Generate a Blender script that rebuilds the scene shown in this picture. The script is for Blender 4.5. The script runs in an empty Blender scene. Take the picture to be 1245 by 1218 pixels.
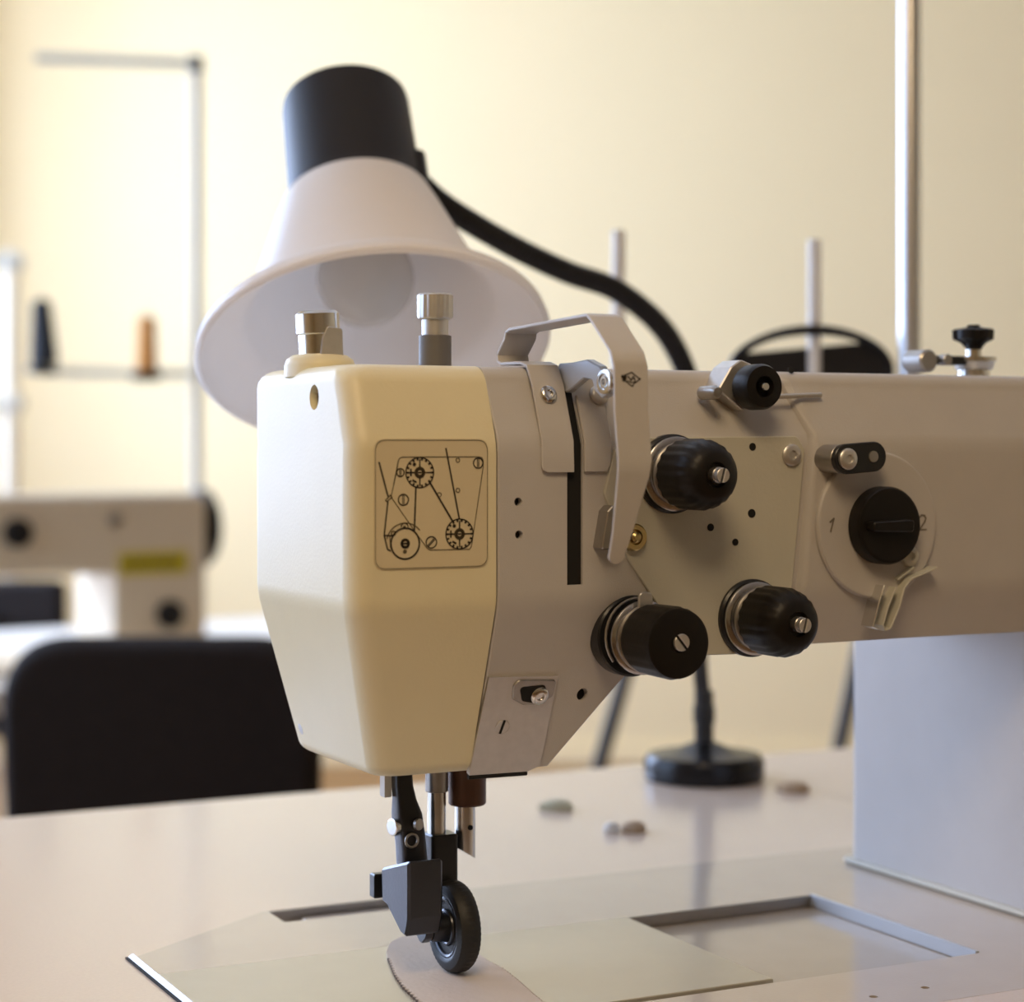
import bpy, bmesh, math, random
from mathutils import Vector, Matrix
random.seed(7)
S = bpy.context.scene
COL = S.collection
PI = math.pi

# ------------------------------------------------------------------ camera
F_PX = 2429.0            # focal length in pixels of the 1245-wide frame
CAM_Z, HORIZON, MID = 0.932, 540.0, 622.5
cam = bpy.data.cameras.new('camera')
cam_o = bpy.data.objects.new('camera', cam)
COL.objects.link(cam_o)
cam_o.location = (0, 0, CAM_Z)
cam_o.rotation_euler = (PI / 2, 0, 0)
cam.sensor_fit = 'HORIZONTAL'
cam.sensor_width = 36.0
cam.lens = F_PX / 1245.0 * 36.0
cam.shift_y = -(609.0 - HORIZON) / 1245.0
cam.clip_start = 0.05
cam.dof.use_dof = True
cam.dof.focus_distance = 0.665
cam.dof.aperture_fstop = cam.lens / 8.4
S.camera = cam_o

# ------------------------------------------------------------------ world, lights, exposure
w = bpy.data.worlds.new('world')
S.world = w
w.use_nodes = True
bg = w.node_tree.nodes['Background']
bg.inputs['Color'].default_value = (0.55, 0.74, 1.0, 1)
bg.inputs['Strength'].default_value = 1.0

ROOM = dict(x0=-1.7, x1=5.2, y0=-6.0, y1=5.83, z1=2.9)


def area(name, loc, rot, sx, sy, power, colour):
    l = bpy.data.lights.new(name, 'AREA')
    l.shape = 'RECTANGLE'
    l.size, l.size_y = sx, sy
    l.energy = power
    l.color = colour
    o = bpy.data.objects.new(name, l)
    COL.objects.link(o)
    o.location = loc
    o.rotation_euler = rot
    return o


WINDOWS = [(0.3, 1.7), (2.2, 3.6), (4.1, 5.2)]
WIN_POWER = [10, 55, 62]
for (a, b), p in zip(WINDOWS, WIN_POWER):
    area('window_daylight', (ROOM['x0'] - 0.25, (a + b) / 2, 1.55), (0, -PI / 2, 0), 1.7, b - a, p, (0.57, 0.72, 1.07))

pl_ = bpy.data.lights.new('warm_fill', 'POINT')      # added warm fill for the machine's front, out of view, no fixture
pl_.energy = 6.6
pl_.color = (1.0, 0.74, 0.44)
pl_.shadow_soft_size = 0.16
pl_o = bpy.data.objects.new('warm_fill', pl_)
COL.objects.link(pl_o)
pl_o.location = (-0.02, 0.02, 1.5)

S.view_settings.view_transform = 'Standard'
S.view_settings.look = 'None'
S.view_settings.gamma = 1.0
S.view_settings.use_curve_mapping = False
S.view_settings.exposure = 0.9
S.cycles.max_bounces = 10
S.cycles.diffuse_bounces = 6
S.cycles.use_denoising = True
S.cycles.sample_clamp_indirect = 6.0


# ------------------------------------------------------------------ materials
def srgb(r, g, b):
    f = lambda c: ((c / 255 + 0.055) / 1.055) ** 2.4 if c / 255 > 0.04045 else c / 255 / 12.92
    return (f(r), f(g), f(b), 1)


def mat(name, col, rough=0.5, metal=0.0, var=0.06, scale=60.0, bump=0.0, bscale=900.0, coat=0.0, spec=0.5):
    m = bpy.data.materials.new(name)
    m.use_nodes = True
    nt = m.node_tree
    p = nt.nodes['Principled BSDF']
    p.inputs['Roughness'].default_value = rough
    p.inputs['Metallic'].default_value = metal
    p.inputs['Specular IOR Level'].default_value = spec
    if coat:
        p.inputs['Coat Weight'].default_value = coat
        p.inputs['Coat Roughness'].default_value = 0.12
    tc = nt.nodes.new('ShaderNodeTexCoord')
    n = nt.nodes.new('ShaderNodeTexNoise')
    n.inputs['Scale'].default_value = scale
    n.inputs['Detail'].default_value = 5
    nt.links.new(tc.outputs['Object'], n.inputs['Vector'])
    mx = nt.nodes.new('ShaderNodeMix')
    mx.data_type = 'RGBA'
    c = col if len(col) == 4 else (*col, 1)
    mx.inputs[6].default_value = tuple(x * (1 - var) for x in c[:3]) + (1,)
    mx.inputs[7].default_value = tuple(min(1, x * (1 + var)) for x in c[:3]) + (1,)
    nt.links.new(n.outputs['Fac'], mx.inputs[0])
    nt.links.new(mx.outputs[2], p.inputs['Base Color'])
    if bump:
        b = nt.nodes.new('ShaderNodeTexNoise')
        b.inputs['Scale'].default_value = bscale
        b.inputs['Detail'].default_value = 2
        nt.links.new(tc.outputs['Object'], b.inputs['Vector'])
        bn = nt.nodes.new('ShaderNodeBump')
        bn.inputs['Strength'].default_value = bump
        bn.inputs['Distance'].default_value = 0.0006
        nt.links.new(b.outputs['Fac'], bn.inputs['Height'])
        nt.links.new(bn.outputs['Normal'], p.inputs['Normal'])
    return m


M = {
    'cream_paint': mat('cream_paint', (0.80, 0.715, 0.48), 0.42, bump=0.10, var=0.03),
    'grey_paint': mat('grey_paint', (0.54, 0.51, 0.49), 0.45, bump=0.16, var=0.05, bscale=2400),
    'plate_paint': mat('plate_paint', (0.57, 0.55, 0.47), 0.42, bump=0.1, var=0.05),
    'bed_paint': mat('bed_paint', (0.58, 0.50, 0.425), 0.11, bump=0.05, var=0.04),
    'slide_steel': mat('slide_steel', (0.55, 0.51, 0.41), 0.30, 0.35, var=0.05),
    'steel': mat('steel', (0.72, 0.71, 0.69), 0.22, 1.0, var=0.08, scale=200),
    'brushed': mat('brushed', (0.62, 0.60, 0.58), 0.38, 0.75, var=0.10, scale=300),
    'dull_steel': mat('dull_steel', (0.40, 0.38, 0.36), 0.35, 0.9, var=0.1, scale=200),
    'lever_steel': mat('lever_steel', (0.52, 0.55, 0.60), 0.32, 0.25),
    'ring_steel': mat('ring_steel', (0.50, 0.50, 0.52), 0.24, 1.0, scale=200),
    'track_floor': mat('track_floor', (0.46, 0.40, 0.33), 0.13, bump=0.05),
    'trestle': mat('trestle', (0.075, 0.07, 0.065), 0.5, 0.2),
    'brass': mat('brass', (0.70, 0.55, 0.26), 0.3, 1.0),
    'black_plastic': mat('black_plastic', (0.010, 0.008, 0.007), 0.42, bump=0.08, spec=0.25),
    'black_metal': mat('black_metal', (0.022, 0.022, 0.024), 0.30, 0.3, bump=0.05),
    'rubber': mat('rubber', (0.012, 0.012, 0.013), 0.55, bump=0.1),
    'hole': mat('hole', (0.006, 0.005, 0.004), 0.8),  # near-black that paints in the darkness inside holes and slots
    'blue_steel': mat('blue_steel', (0.055, 0.058, 0.07), 0.28, 0.65, bump=0.05),
    'socket': mat('socket', (0.012, 0.009, 0.009), 0.5, bump=0.06, spec=0.4),
    'shade': mat('shade', (0.95, 0.90, 0.86), 0.38, var=0.02),
    'brown_collar': mat('brown_collar', (0.10, 0.045, 0.025), 0.4, 0.3),
    'sticker': mat('sticker', (0.70, 0.60, 0.40), 0.35, var=0.03),
    'ink': mat('ink', (0.022, 0.016, 0.010), 0.5),
    'thin_ink': mat('thin_ink', (0.11, 0.085, 0.045), 0.5),
    'dial_ink': mat('dial_ink', (0.20, 0.17, 0.14), 0.5),
    'table': mat('table', (0.74, 0.615, 0.515), 0.17, var=0.06, scale=700, bump=0.04),
    'table_edge': mat('table_edge', (0.40, 0.36, 0.33), 0.5),
    'leather': mat('leather', (0.66, 0.56, 0.48), 0.6, var=0.08, bump=0.25, bscale=500),
    'leather_shadow': mat('leather_shadow', (0.20, 0.17, 0.18), 0.7),
    'fabric_dark': mat('fabric_dark', (0.020, 0.015, 0.013), 0.85, bump=0.5, bscale=700, var=0.2, spec=0.2),
    'chair_frame': mat('chair_frame', (0.03, 0.03, 0.035), 0.4, 0.5),
    'far_paint': mat('far_paint', (0.70, 0.58, 0.41), 0.45),
    'far_yellow': mat('far_yellow', (0.58, 0.45, 0.02), 0.5),
    'far_table': mat('far_table', (0.72, 0.67, 0.60), 0.4),
    'alu': mat('alu', (0.62, 0.56, 0.44), 0.5, 0.0),
    'rod': mat('rod', (0.62, 0.63, 0.66), 0.30, 0.95, scale=300),
    'stand_grey': mat('stand_grey', (0.52, 0.48, 0.38), 0.4, 0.0),
    'white_plastic': mat('white_plastic', (0.75, 0.73, 0.70), 0.4),
    'grey_plastic': mat('grey_plastic', (0.14, 0.13, 0.125), 0.5),
    'thread_black': mat('thread_black', (0.010, 0.012, 0.016), 0.8, var=0.3, scale=200),
    'thread_orange': mat('thread_orange', (0.62, 0.27, 0.06), 0.75, var=0.2, scale=200),
    'wall': mat('wall', (0.92, 0.745, 0.435), 0.75, var=0.015, scale=3, bump=0.04, bscale=120),
    'ceiling': mat('ceiling', (0.85, 0.82, 0.74), 0.8, var=0.01, scale=3),
    'rack_paint': mat('rack_paint', (0.86, 0.74, 0.54), 0.6),
    'white_trim': mat('white_trim', (0.82, 0.81, 0.78), 0.5),
}


def translucent(m, amount, col):
    nt = m.node_tree
    out = nt.nodes['Material Output']
    p = nt.nodes['Principled BSDF']
    t = nt.nodes.new('ShaderNodeBsdfTranslucent')
    t.inputs['Color'].default_value = col
    mx = nt.nodes.new('ShaderNodeMixShader')
    mx.inputs[0].default_value = amount
    nt.links.new(p.outputs[0], mx.inputs[1])
    nt.links.new(t.outputs[0], mx.inputs[2])
    nt.links.new(mx.outputs[0], out.inputs['Surface'])


translucent(M['shade'], 0.34, (0.96, 0.93, 0.90, 1))


def floor_mat():
    m = bpy.data.materials.new('wood_floor')
    m.use_nodes = True
    nt = m.node_tree
    p = nt.nodes['Principled BSDF']
    p.inputs['Roughness'].default_value = 0.5
    tc = nt.nodes.new('ShaderNodeTexCoord')
    mp = nt.nodes.new('ShaderNodeMapping')
    mp.inputs['Scale'].default_value = (30, 2, 1)
    n = nt.nodes.new('ShaderNodeTexNoise')
    n.inputs['Scale'].default_value = 3
    r = nt.nodes.new('ShaderNodeValToRGB')
    r.color_ramp.elements[0].color = (0.22, 0.105, 0.03, 1)
    r.color_ramp.elements[1].color = (0.36, 0.19, 0.065, 1)
    nt.links.new(tc.outputs['Object'], mp.inputs['Vector'])
    nt.links.new(mp.outputs['Vector'], n.inputs['Vector'])
    nt.links.new(n.outputs['Fac'], r.inputs['Fac'])
    nt.links.new(r.outputs['Color'], p.inputs['Base Color'])
    return m


M['wood_floor'] = floor_mat()


# ------------------------------------------------------------------ geometry helpers
def obj(name, bm, material, parent=None, angle=35, wn=True):
    bmesh.ops.recalc_face_normals(bm, faces=bm.faces)
    me = bpy.data.meshes.new(name)
    bm.to_mesh(me)
    bm.free()
    for p in me.polygons:
        p.use_smooth = True
    me.set_sharp_from_angle(angle=math.radians(angle))
    me.materials.append(M[material])
    o = bpy.data.objects.new(name, me)
    COL.objects.link(o)
    if parent is not None:
        o.parent = parent
    if wn:
        mod = o.modifiers.new('weighted', 'WEIGHTED_NORMAL')
        mod.keep_sharp = True
    return o


def empty(name, loc=(0, 0, 0), rotz=0.0):
    o = bpy.data.objects.new(name, None)
    COL.objects.link(o)
    o.location = loc
    o.rotation_euler = (0, 0, rotz)
    o.empty_display_size = 0.05
    return o


def tag(o, label, cat, group=None):
    o['label'] = label
    o['category'] = cat
    if group:
        o['group'] = group
    return o


def struct(o):
    o['kind'] = 'structure'
    return o


def V(*a):
    return Vector(a)


def loft(bm, sections, cap=True, closed=True):
    rows = [[bm.verts.new(p) for p in s] for s in sections]
    n = len(rows[0])
    for a, b in zip(rows, rows[1:]):
        for i in range(n if closed else n - 1):
            j = (i + 1) % n
            try:
                bm.faces.new((a[i], a[j], b[j], b[i]))
            except ValueError:
                pass
    if cap:
        bm.faces.new(rows[0])
        bm.faces.new(rows[-1])
    return rows


def prism(bm, poly, fn, a, b, bevel=0.0):
    """poly of (u,v); fn(u,v,w) -> point; extruded from w=a to w=b"""
    if bevel > 0:
        cx = sum(p[0] for p in poly) / len(poly)
        cy = sum(p[1] for p in poly) / len(poly)

        def ins(k):
            out = []
            n = len(poly)
            for i in range(n):
                p0, p1, p2 = Vector(poly[i - 1]), Vector(poly[i]), Vector(poly[(i + 1) % n])
                d1, d2 = (p1 - p0), (p2 - p1)
                if d1.length < 1e-9 or d2.length < 1e-9:
                    out.append(p1)
                    continue
                d1.normalize(); d2.normalize()
                n1, n2 = Vector((-d1.y, d1.x)), Vector((-d2.y, d2.x))
                s = 1 if area2 > 0 else -1
                bis = n1 + n2
                if bis.length < 1e-6:
                    bis = n1
                bis.normalize()
                out.append(p1 + bis * (s * k / max(0.5, bis.dot(n1))))
            return out
        area2 = sum(poly[i - 1][0] * poly[i][1] - poly[i][0] * poly[i - 1][1] for i in range(len(poly)))
        sg = 1 if b > a else -1
        secs = [[fn(p[0], p[1], a) for p in ins(bevel)], [fn(p[0], p[1], a + sg * bevel) for p in poly],
                [fn(p[0], p[1], b - sg * bevel) for p in poly], [fn(p[0], p[1], b) for p in ins(bevel)]]
    else:
        secs = [[fn(p[0], p[1], a) for p in poly], [fn(p[0], p[1], b) for p in poly]]
    return loft(bm, secs)


XZ = lambda u, v, w: (u, w, v)
YZ = lambda u, v, w: (w, u, v)
XY = lambda u, v, w: (u, v, w)


def box(bm, x0, x1, y0, y1, z0, z1, bevel=0.0):
    prism(bm, [(x0, y0), (x1, y0), (x1, y1), (x0, y1)], XY, z0, z1, bevel)


def rounded(poly, r, n=5):
    """round the corners of a 2-d polygon; r number or list"""
    out = []
    L = len(poly)
    for i in range(L):
        p0, p1, p2 = Vector(poly[i - 1]), Vector(poly[i]), Vector(poly[(i + 1) % L])
        rr = r[i] if isinstance(r, (list, tuple)) else r
        a, b = (p0 - p1), (p2 - p1)
        la, lb = a.length, b.length
        a.normalize(); b.normalize()
        ang = a.angle(b)
        t = min(rr / math.tan(ang / 2), la * 0.49, lb * 0.49) if rr > 0 else 0
        if t <= 1e-9:
            out.append(tuple(p1)); continue
        s, e = p1 + a * t, p1 + b * t
        for k in range(n + 1):
            f = k / n
            q = s * (1 - f) ** 2 + p1 * 2 * f * (1 - f) * 0.92 + e * f ** 2 + (s + e) * f * (1 - f) * 0.08
            out.append((q.x, q.y))
    return out


def rrect(x0, x1, y0, y1, r, n=5):
    return rounded([(x0, y0), (x1, y0), (x1, y1), (x0, y1)], r, n)


def basis(axis):
    a = Vector(axis).normalized()
    t = Vector((0, 0, 1)) if abs(a.z) < 0.9 else Vector((1, 0, 0))
    u = t.cross(a).normalized()
    return a, u, a.cross(u).normalized()


def lathe(bm, prof, o, axis=(0, -1, 0), seg=40, knurl=None, cap=True):
    """prof: list of (t along axis, radius); knurl=(i0,i1,depth,step)"""
    a, u, v = basis(axis)
    o = Vector(o)
    secs = []
    for k, (t, r) in enumerate(prof):
        s = []
        for i in range(seg):
            th = 2 * PI * i / seg
            rr = max(r, 1e-5)
            if knurl and knurl[0] <= k <= knurl[1] and (i // knurl[3]) % 2:
                rr -= knurl[2]
            s.append(o + a * t + (u * math.cos(th) + v * math.sin(th)) * rr)
        secs.append(s)
    loft(bm, secs, cap)


def cyl(bm, p, q, r, seg=24, bevel=0.0):
    p, q = Vector(p), Vector(q)
    L = (q - p).length
    if bevel:
        lathe(bm, [(0, r - bevel), (bevel, r), (L - bevel, r), (L, r - bevel)], p, q - p, seg)
    else:
        lathe(bm, [(0, r), (L, r)], p, q - p, seg)


def smooth_path(pts, n=8):
    P = [Vector(p) for p in pts]
    out = []
    for i in range(len(P) - 1):
        p0 = P[max(i - 1, 0)]; p1 = P[i]; p2 = P[i + 1]; p3 = P[min(i + 2, len(P) - 1)]
        for k in range(n):
            t = k / n
            out.append(0.5 * ((2 * p1) + (p2 - p0) * t + (2 * p0 - 5 * p1 + 4 * p2 - p3) * t * t + (3 * p1 - p0 - 3 * p2 + p3) * t ** 3))
    out.append(P[-1])
    return out


def tube(bm, pts, r, seg=14, ribs=0.0):
    P = [Vector(p) for p in pts]
    a, u, v = basis(P[1] - P[0])
    secs = []
    for i, p in enumerate(P):
        d = (P[min(i + 1, len(P) - 1)] - P[max(i - 1, 0)]).normalized()
        u = (u - d * u.dot(d)).normalized()
        v = d.cross(u)
        rr = (r[i] if isinstance(r, (list, tuple)) else r) * (1 - (ribs if i % 2 else 0))
        secs.append([p + (u * math.cos(2 * PI * k / seg) + v * math.sin(2 * PI * k / seg)) * rr for k in range(seg)])
    loft(bm, secs)


def torus(bm, c, axis, R, r, seg=48, rs=10, th0=0, th1=2 * PI):
    a, u, v = basis(axis)
    c = Vector(c)
    full = abs(th1 - th0 - 2 * PI) < 1e-6
    secs = []
    for i in range(seg + 1):
        th = th0 + (th1 - th0) * i / seg
        d = u * math.cos(th) + v * math.sin(th)
        secs.append([c + d * (R + r * math.cos(2 * PI * k / rs)) + a * r * math.sin(2 * PI * k / rs) for k in range(rs)])
    loft(bm, secs, cap=not full)
    if full:
        bmesh.ops.remove_doubles(bm, verts=bm.verts, dist=1e-7)


def carve(o, cutter_bms):
    """difference of o and closed cutter meshes, baked into o's mesh"""
    cut = bpy.data.meshes.new('cut')
    bm = bmesh.new()
    for cb in cutter_bms:
        tmp = bpy.data.meshes.new('t')
        bmesh.ops.recalc_face_normals(cb, faces=cb.faces)
        cb.to_mesh(tmp); cb.free()
        bm.from_mesh(tmp)
        bpy.data.meshes.remove(tmp)
    bm.to_mesh(cut); bm.free()
    c = bpy.data.objects.new('cut', cut)
    COL.objects.link(c)
    wn = o.modifiers.get('weighted')
    if wn:
        o.modifiers.remove(wn)
    par = o.parent
    o.parent = None
    md = o.modifiers.new('b', 'BOOLEAN')
    md.operation = 'DIFFERENCE'; md.solver = 'EXACT'; md.object = c
    dg = bpy.context.evaluated_depsgraph_get()
    me = bpy.data.meshes.new_from_object(o.evaluated_get(dg))
    old = o.data
    o.modifiers.clear()
    o.data = me
    me.name = old.name
    bpy.data.objects.remove(c)
    bpy.data.meshes.remove(cut)
    for p in me.polygons:
        p.use_smooth = True
    me.set_sharp_from_angle(angle=math.radians(35))
    o.parent = par
    md = o.modifiers.new('weighted', 'WEIGHTED_NORMAL'); md.keep_sharp = True


class Frame:
    """a local frame standing in the room; on()/meet() turn a measured direction into a point on one of its planes"""
    def __init__(s, o, ang):
        s.o = Vector(o); s.ang = ang
        s.c, s.s = math.cos(ang), math.sin(ang)

    def loc(s, p):
        d = Vector(p) - s.o
        return Vector((d.x * s.c + d.y * s.s, -d.x * s.s + d.y * s.c, d.z))

    def ray(s, px, py):
        p = s.loc((0, 0, CAM_Z))
        q = s.loc(((px - MID) / F_PX, 1, CAM_Z + (HORIZON - py) / F_PX))
        return p, q - p

    def on(s, px, py, axis, val):
        p, d = s.ray(px, py)
        k = 'xyz'.index(axis)
        return p + d * ((val - p[k]) / d[k])

    def meet(s, px, py, p0, n):
        p, d = s.ray(px, py)
        n = Vector(n)
        return p + d * ((Vector(p0) - p).dot(n) / d.dot(n))

    def far(s, px, py, dist):
        p, d = s.ray(px, py)
        return p + d * dist


WORLD = Frame((0, 0, 0), 0)
TH = math.radians(26.7)
MO = (-0.0176, 0.684, 0.75)
A = Frame(MO, TH)                       # the sewing machine: x along its arm, y away from the operator

# ------------------------------------------------------------------ room
R = ROOM


def simple_box(name, x0, x1, y0, y1, z0, z1, m):
    bm = bmesh.new()
    box(bm, x0, x1, y0, y1, z0, z1)
    return struct(obj(name, bm, m, wn=False))


simple_box('floor', R['x0'] - .1, R['x1'] + .1, R['y0'] - .1, R['y1'] + .1, -0.1, 0, 'wood_floor')
simple_box('ceiling', R['x0'] - .1, R['x1'] + .1, R['y0'] - .1, R['y1'] + .1, R['z1'], R['z1'] + .1, 'ceiling')
simple_box('wall_back', R['x0'] - .1, R['x1'] + .1, R['y1'], R['y1'] + .1, 0, R['z1'], 'wall')
simple_box('wall_right', R['x1'], R['x1'] + .1, R['y0'], R['y1'], 0, R['z1'], 'wall')
simple_box('wall_front', R['x0'] - .1, R['x1'] + .1, R['y0'] - .1, R['y0'], 0, R['z1'], 'wall')
bm = bmesh.new()                        # left wall with three window openings
zs0, zs1 = 0.7, 2.4
box(bm, R['x0'] - .1, R['x0'], R['y0'], R['y1'], 0, zs0)
box(bm, R['x0'] - .1, R['x0'], R['y0'], R['y1'], zs1, R['z1'])
edges = [R['y0']] + [e for wdw in WINDOWS for e in wdw] + [R['y1']]
for i in range(0, len(edges), 2):
    box(bm, R['x0'] - .1, R['x0'], edges[i], edges[i + 1], zs0, zs1)
struct(obj('wall_left', bm, 'wall', wn=False))
for i, (a, b) in enumerate(WINDOWS):
    bm = bmesh.new()
    t = 0.04
    x0, x1 = R['x0'] - .07, R['x0'] - .02
    box(bm, x0, x1, a, b, zs0, zs0 + t); box(bm, x0, x1, a, b, zs1 - t, zs1)
    box(bm, x0, x1, a, a + t, zs0 + t, zs1 - t); box(bm, x0, x1, b - t, b, zs0 + t, zs1 - t)
    box(bm, x0, x1, (a + b) / 2 - t / 2, (a + b) / 2 + t / 2, zs0 + t, zs1 - t)
    struct(obj('window_%d' % (i + 1), bm, 'white_trim', wn=False))
bm = bmesh.new()
box(bm, R['x0'], R['x1'], R['y1'] - .015, R['y1'], 0, 0.05)
struct(obj('baseboard_back', bm, 'wall', wn=False))

# ------------------------------------------------------------------ sewing table (the machine's bed is let into its top)
TT = 0.0                                 # table top level in the machine's frame
BED = [(-0.0939, -0.099), (0.36, -0.099), (0.36, 0.1195), (-0.029, 0.1195), (-0.0939, 0.0735)]


def fill_between(bm, outer, holes, z0, z1):
    """slab with holes: outlines are lists of (x,y)"""
    def edges_of(loop, z):
        vs = [bm.verts.new((x, y, z)) for x, y in loop]
        es = [bm.edges.new((vs[i], vs[(i + 1) % len(vs)])) for i in range(len(vs))]
        return vs, es
    rings = {}
    for z in (z0, z1):
        E = []; VV = []
        for lp in [outer] + holes:
            v, e = edges_of(lp, z)
            VV.append(v); E += e
        bmesh.ops.triangle_fill(bm, edges=E, use_beauty=True)
        rings[z] = VV
    for a, b in zip(rings[z0], rings[z1]):
        n = len(a)
        for i in range(n):
            bm.faces.new((a[i], a[(i + 1) % n], b[(i + 1) % n], b[i]))


table = empty('sewing_table', (MO[0], MO[1], 0), TH)
tag(table, 'pale pinkish-grey laminate table under the cream sewing machine in front', 'table')
g = 0.00003
hole = [(-0.0939 - g, -0.099 - g), (0.36 + g, -0.099 - g), (0.36 + g, 0.1195 + g), (-0.029 - g, 0.1195 + g), (-0.0939 - g, 0.0735 + g)]
bm = bmesh.new()
fill_between(bm, [(-0.62, -0.15), (0.70, -0.15), (0.70, 0.362), (-0.62, 0.362)], [hole], 0.715, 0.75)
obj('table_top', bm, 'table', table, wn=False)
bm = bmesh.new()
box(bm, -0.6225, -0.6201, -0.152, 0.364, 0.716, 0.7495)
box(bm, 0.7001, 0.7025, -0.152, 0.364, 0.716, 0.7495)
box(bm, -0.6201, 0.7001, 0.3621, 0.364, 0.716, 0.7495)
box(bm, -0.6201, 0.7001, -0.152, -0.1501, 0.716, 0.7495)
obj('edge_band', bm, 'table_edge', table, wn=False)
for sx in (-0.55, 0.63):
    for sy in (-0.1, 0.30):
        bm = bmesh.new()
        box(bm, sx - .02, sx + .02, sy - .02, sy + .02, 0, 0.715, .003)
        obj('leg', bm, 'chair_frame', table)

# ------------------------------------------------------------------ the sewing machine
sm = empty('sewing_machine', MO, TH)
tag(sm, 'cream and grey industrial sewing machine with roller foot, black tension knobs and threading sticker', 'sewing machine')

YM, YT, YL, YB = -0.045, -0.0355, -0.025, 0.0465      # front: middle, top, bottom of lower slope; back
ZT, Z1, Z2, ZB = 0.2075, 0.182, 0.131, 0.074
XS, XL = -0.0086, -0.0586                               # seam; left end


def yf(z):
    if z > Z1:
        return YM + (z - Z1) / (ZT - Z1) * (YT - YM)
    if z < Z2:
        return YM + (Z2 - z) / (Z2 - ZB) * (YL - YM)
    return YM


N_LOW = Vector((0, -(Z2 - ZB), -(YL - YM))).normalized()
N_UP = Vector((0, -(ZT - Z1), (YT - YM))).normalized()


def front(px, py, lift=0.0):
    """point on the machine's front skin"""
    p = A.on(px, py, 'y', YM)
    if p.z < Z2:
        p = A.meet(px, py, (0, YM, Z2), N_LOW)
    elif p.z > Z1:
        p = A.meet(px, py, (0, YM, Z1), N_UP)
    return p


# --- face cover: lofted through horizontal rounded rectangles
def cover_section(z, ins):
    k = max(0.0, (Z2 - z) / (Z2 - ZB))
    x0 = XL + 0.0165 * k + ins
    y0 = yf(min(max(z, ZB), ZT)) + ins
    y1 = YB - ins
    r1, r2 = 0.0075, 0.006
    poly = []
    for i in range(8):
        t = PI / 2 * i / 7
        poly.append((x0 + r1 - r1 * math.sin(t), y0 + r1 - r1 * math.cos(t)))
    for i in range(8):
        t = PI / 2 * i / 7
        poly.append((x0 + r2 - r2 * math.cos(t), y1 - r2 + r2 * math.sin(t)))
    poly += [(XS, y1), (XS, y0)]
    return [(x, y, z) for x, y in poly]


secs = []
rb, rt = 0.004, 0.006
for i in range(6):
    t = PI / 2 * i / 5
    secs.append(cover_section(ZB + rb - rb * math.cos(t), rb - rb * math.sin(t)))
secs += [cover_section(z, 0) for z in (0.09, Z2 - .003)]
secs.append(cover_section(Z2, 0.00025))
secs += [cover_section(z, 0) for z in (Z2 + .003, Z1 - .003)]
secs.append(cover_section(Z1, 0.0003))
secs.append(cover_section(Z1 + .003, 0))
for i in range(6):
    t = PI / 2 * i / 5
    secs.append(cover_section(ZT - rt + rt * math.sin(t), rt - rt * math.cos(t)))
bm = bmesh.new()
loft(bm, secs)
cover = obj('face_cover', bm, 'cream_paint', sm)
h = A.on(382, 483, 'x', XL)
cb = bmesh.new()
cyl(cb, (XL - .01, h.y, h.z), (XL + .006, h.y, h.z), 0.0041, 28)
carve(cover, [cb])
bm = bmesh.new()
lathe(bm, [(0, .0001), (0.0001, .0030), (.0006, .0034), (.001, .0030), (.0012, .0014), (.0005, .0012)], (XL + .0035, h.y + .0008, h.z), (-1, 0, 0), 24)
obj('screw', bm, 'dull_steel', cover)
bm = bmesh.new()
lathe(bm, [(0, .0040), (.0001, .0040)], (XL + .0058, h.y, h.z), (-1, 0, 0), 24)
obj('screw_hole', bm, 'hole', cover)
# little screw under the left edge
p = A.on(364, 885, 'y', 0.036)
bm = bmesh.new()
lathe(bm, [(0, .0034), (.002, .0034), (.003, .0028), (.0031, .0001)], (p.x + .0035, 0.036, p.z), (-1, 0, -.3), 20)
obj('screw', bm, 'dull_steel', cover)

# --- threading sticker on the cover
YSK = YM - 0.0003
st = lambda zx, zy, dy=0.0: A.on(440 + zx * 0.14778, 520 + zy * 0.14778, 'y', YSK + dy)
c0, c1 = st(100, 90), st(1040, 1145)
bm = bmesh.new()
prism(bm, rrect(c0.x, c1.x, c1.z, c0.z, 0.0035, 6), XZ, YSK + .0004, YSK)
sticker = obj('sticker', bm, 'sticker', cover)


def line(bm, pts, wd, y):
    for p, q in zip(pts, pts[1:]):
        p, q = Vector(p), Vector(q)
        d = (q - p)
        if d.length < 1e-7:
            continue
        d.normalize()
        n = Vector((d.z, 0, -d.x)) * wd / 2
        e = d * wd * 0.3
        vs = []
        for yy in (y, y + .0001):
            vs.append([bm.verts.new((v.x, yy, v.z)) for v in (p - e + n, q + e + n, q + e - n, p - e - n)])
        bm.faces.new(vs[0])
        for i in range(4):
            bm.faces.new((vs[0][i], vs[0][(i + 1) % 4], vs[1][(i + 1) % 4], vs[1][i]))


def ring(bm, c, r, wd, y, a0=0, a1=2 * PI, n=36, sx=1.0):
    line(bm, [(c.x + sx * r * math.cos(a0 + (a1 - a0) * i / n), y, c.z + r * math.sin(a0 + (a1 - a0) * i / n)) for i in range(n + 1)], wd, y)


def dot(bm, c, r, y):
    vs = [bm.verts.new((c.x + r * math.cos(2 * PI * i / 16), y, c.z + r * math.sin(2 * PI * i / 16))) for i in range(16)]
    bm.faces.new(vs)


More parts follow.
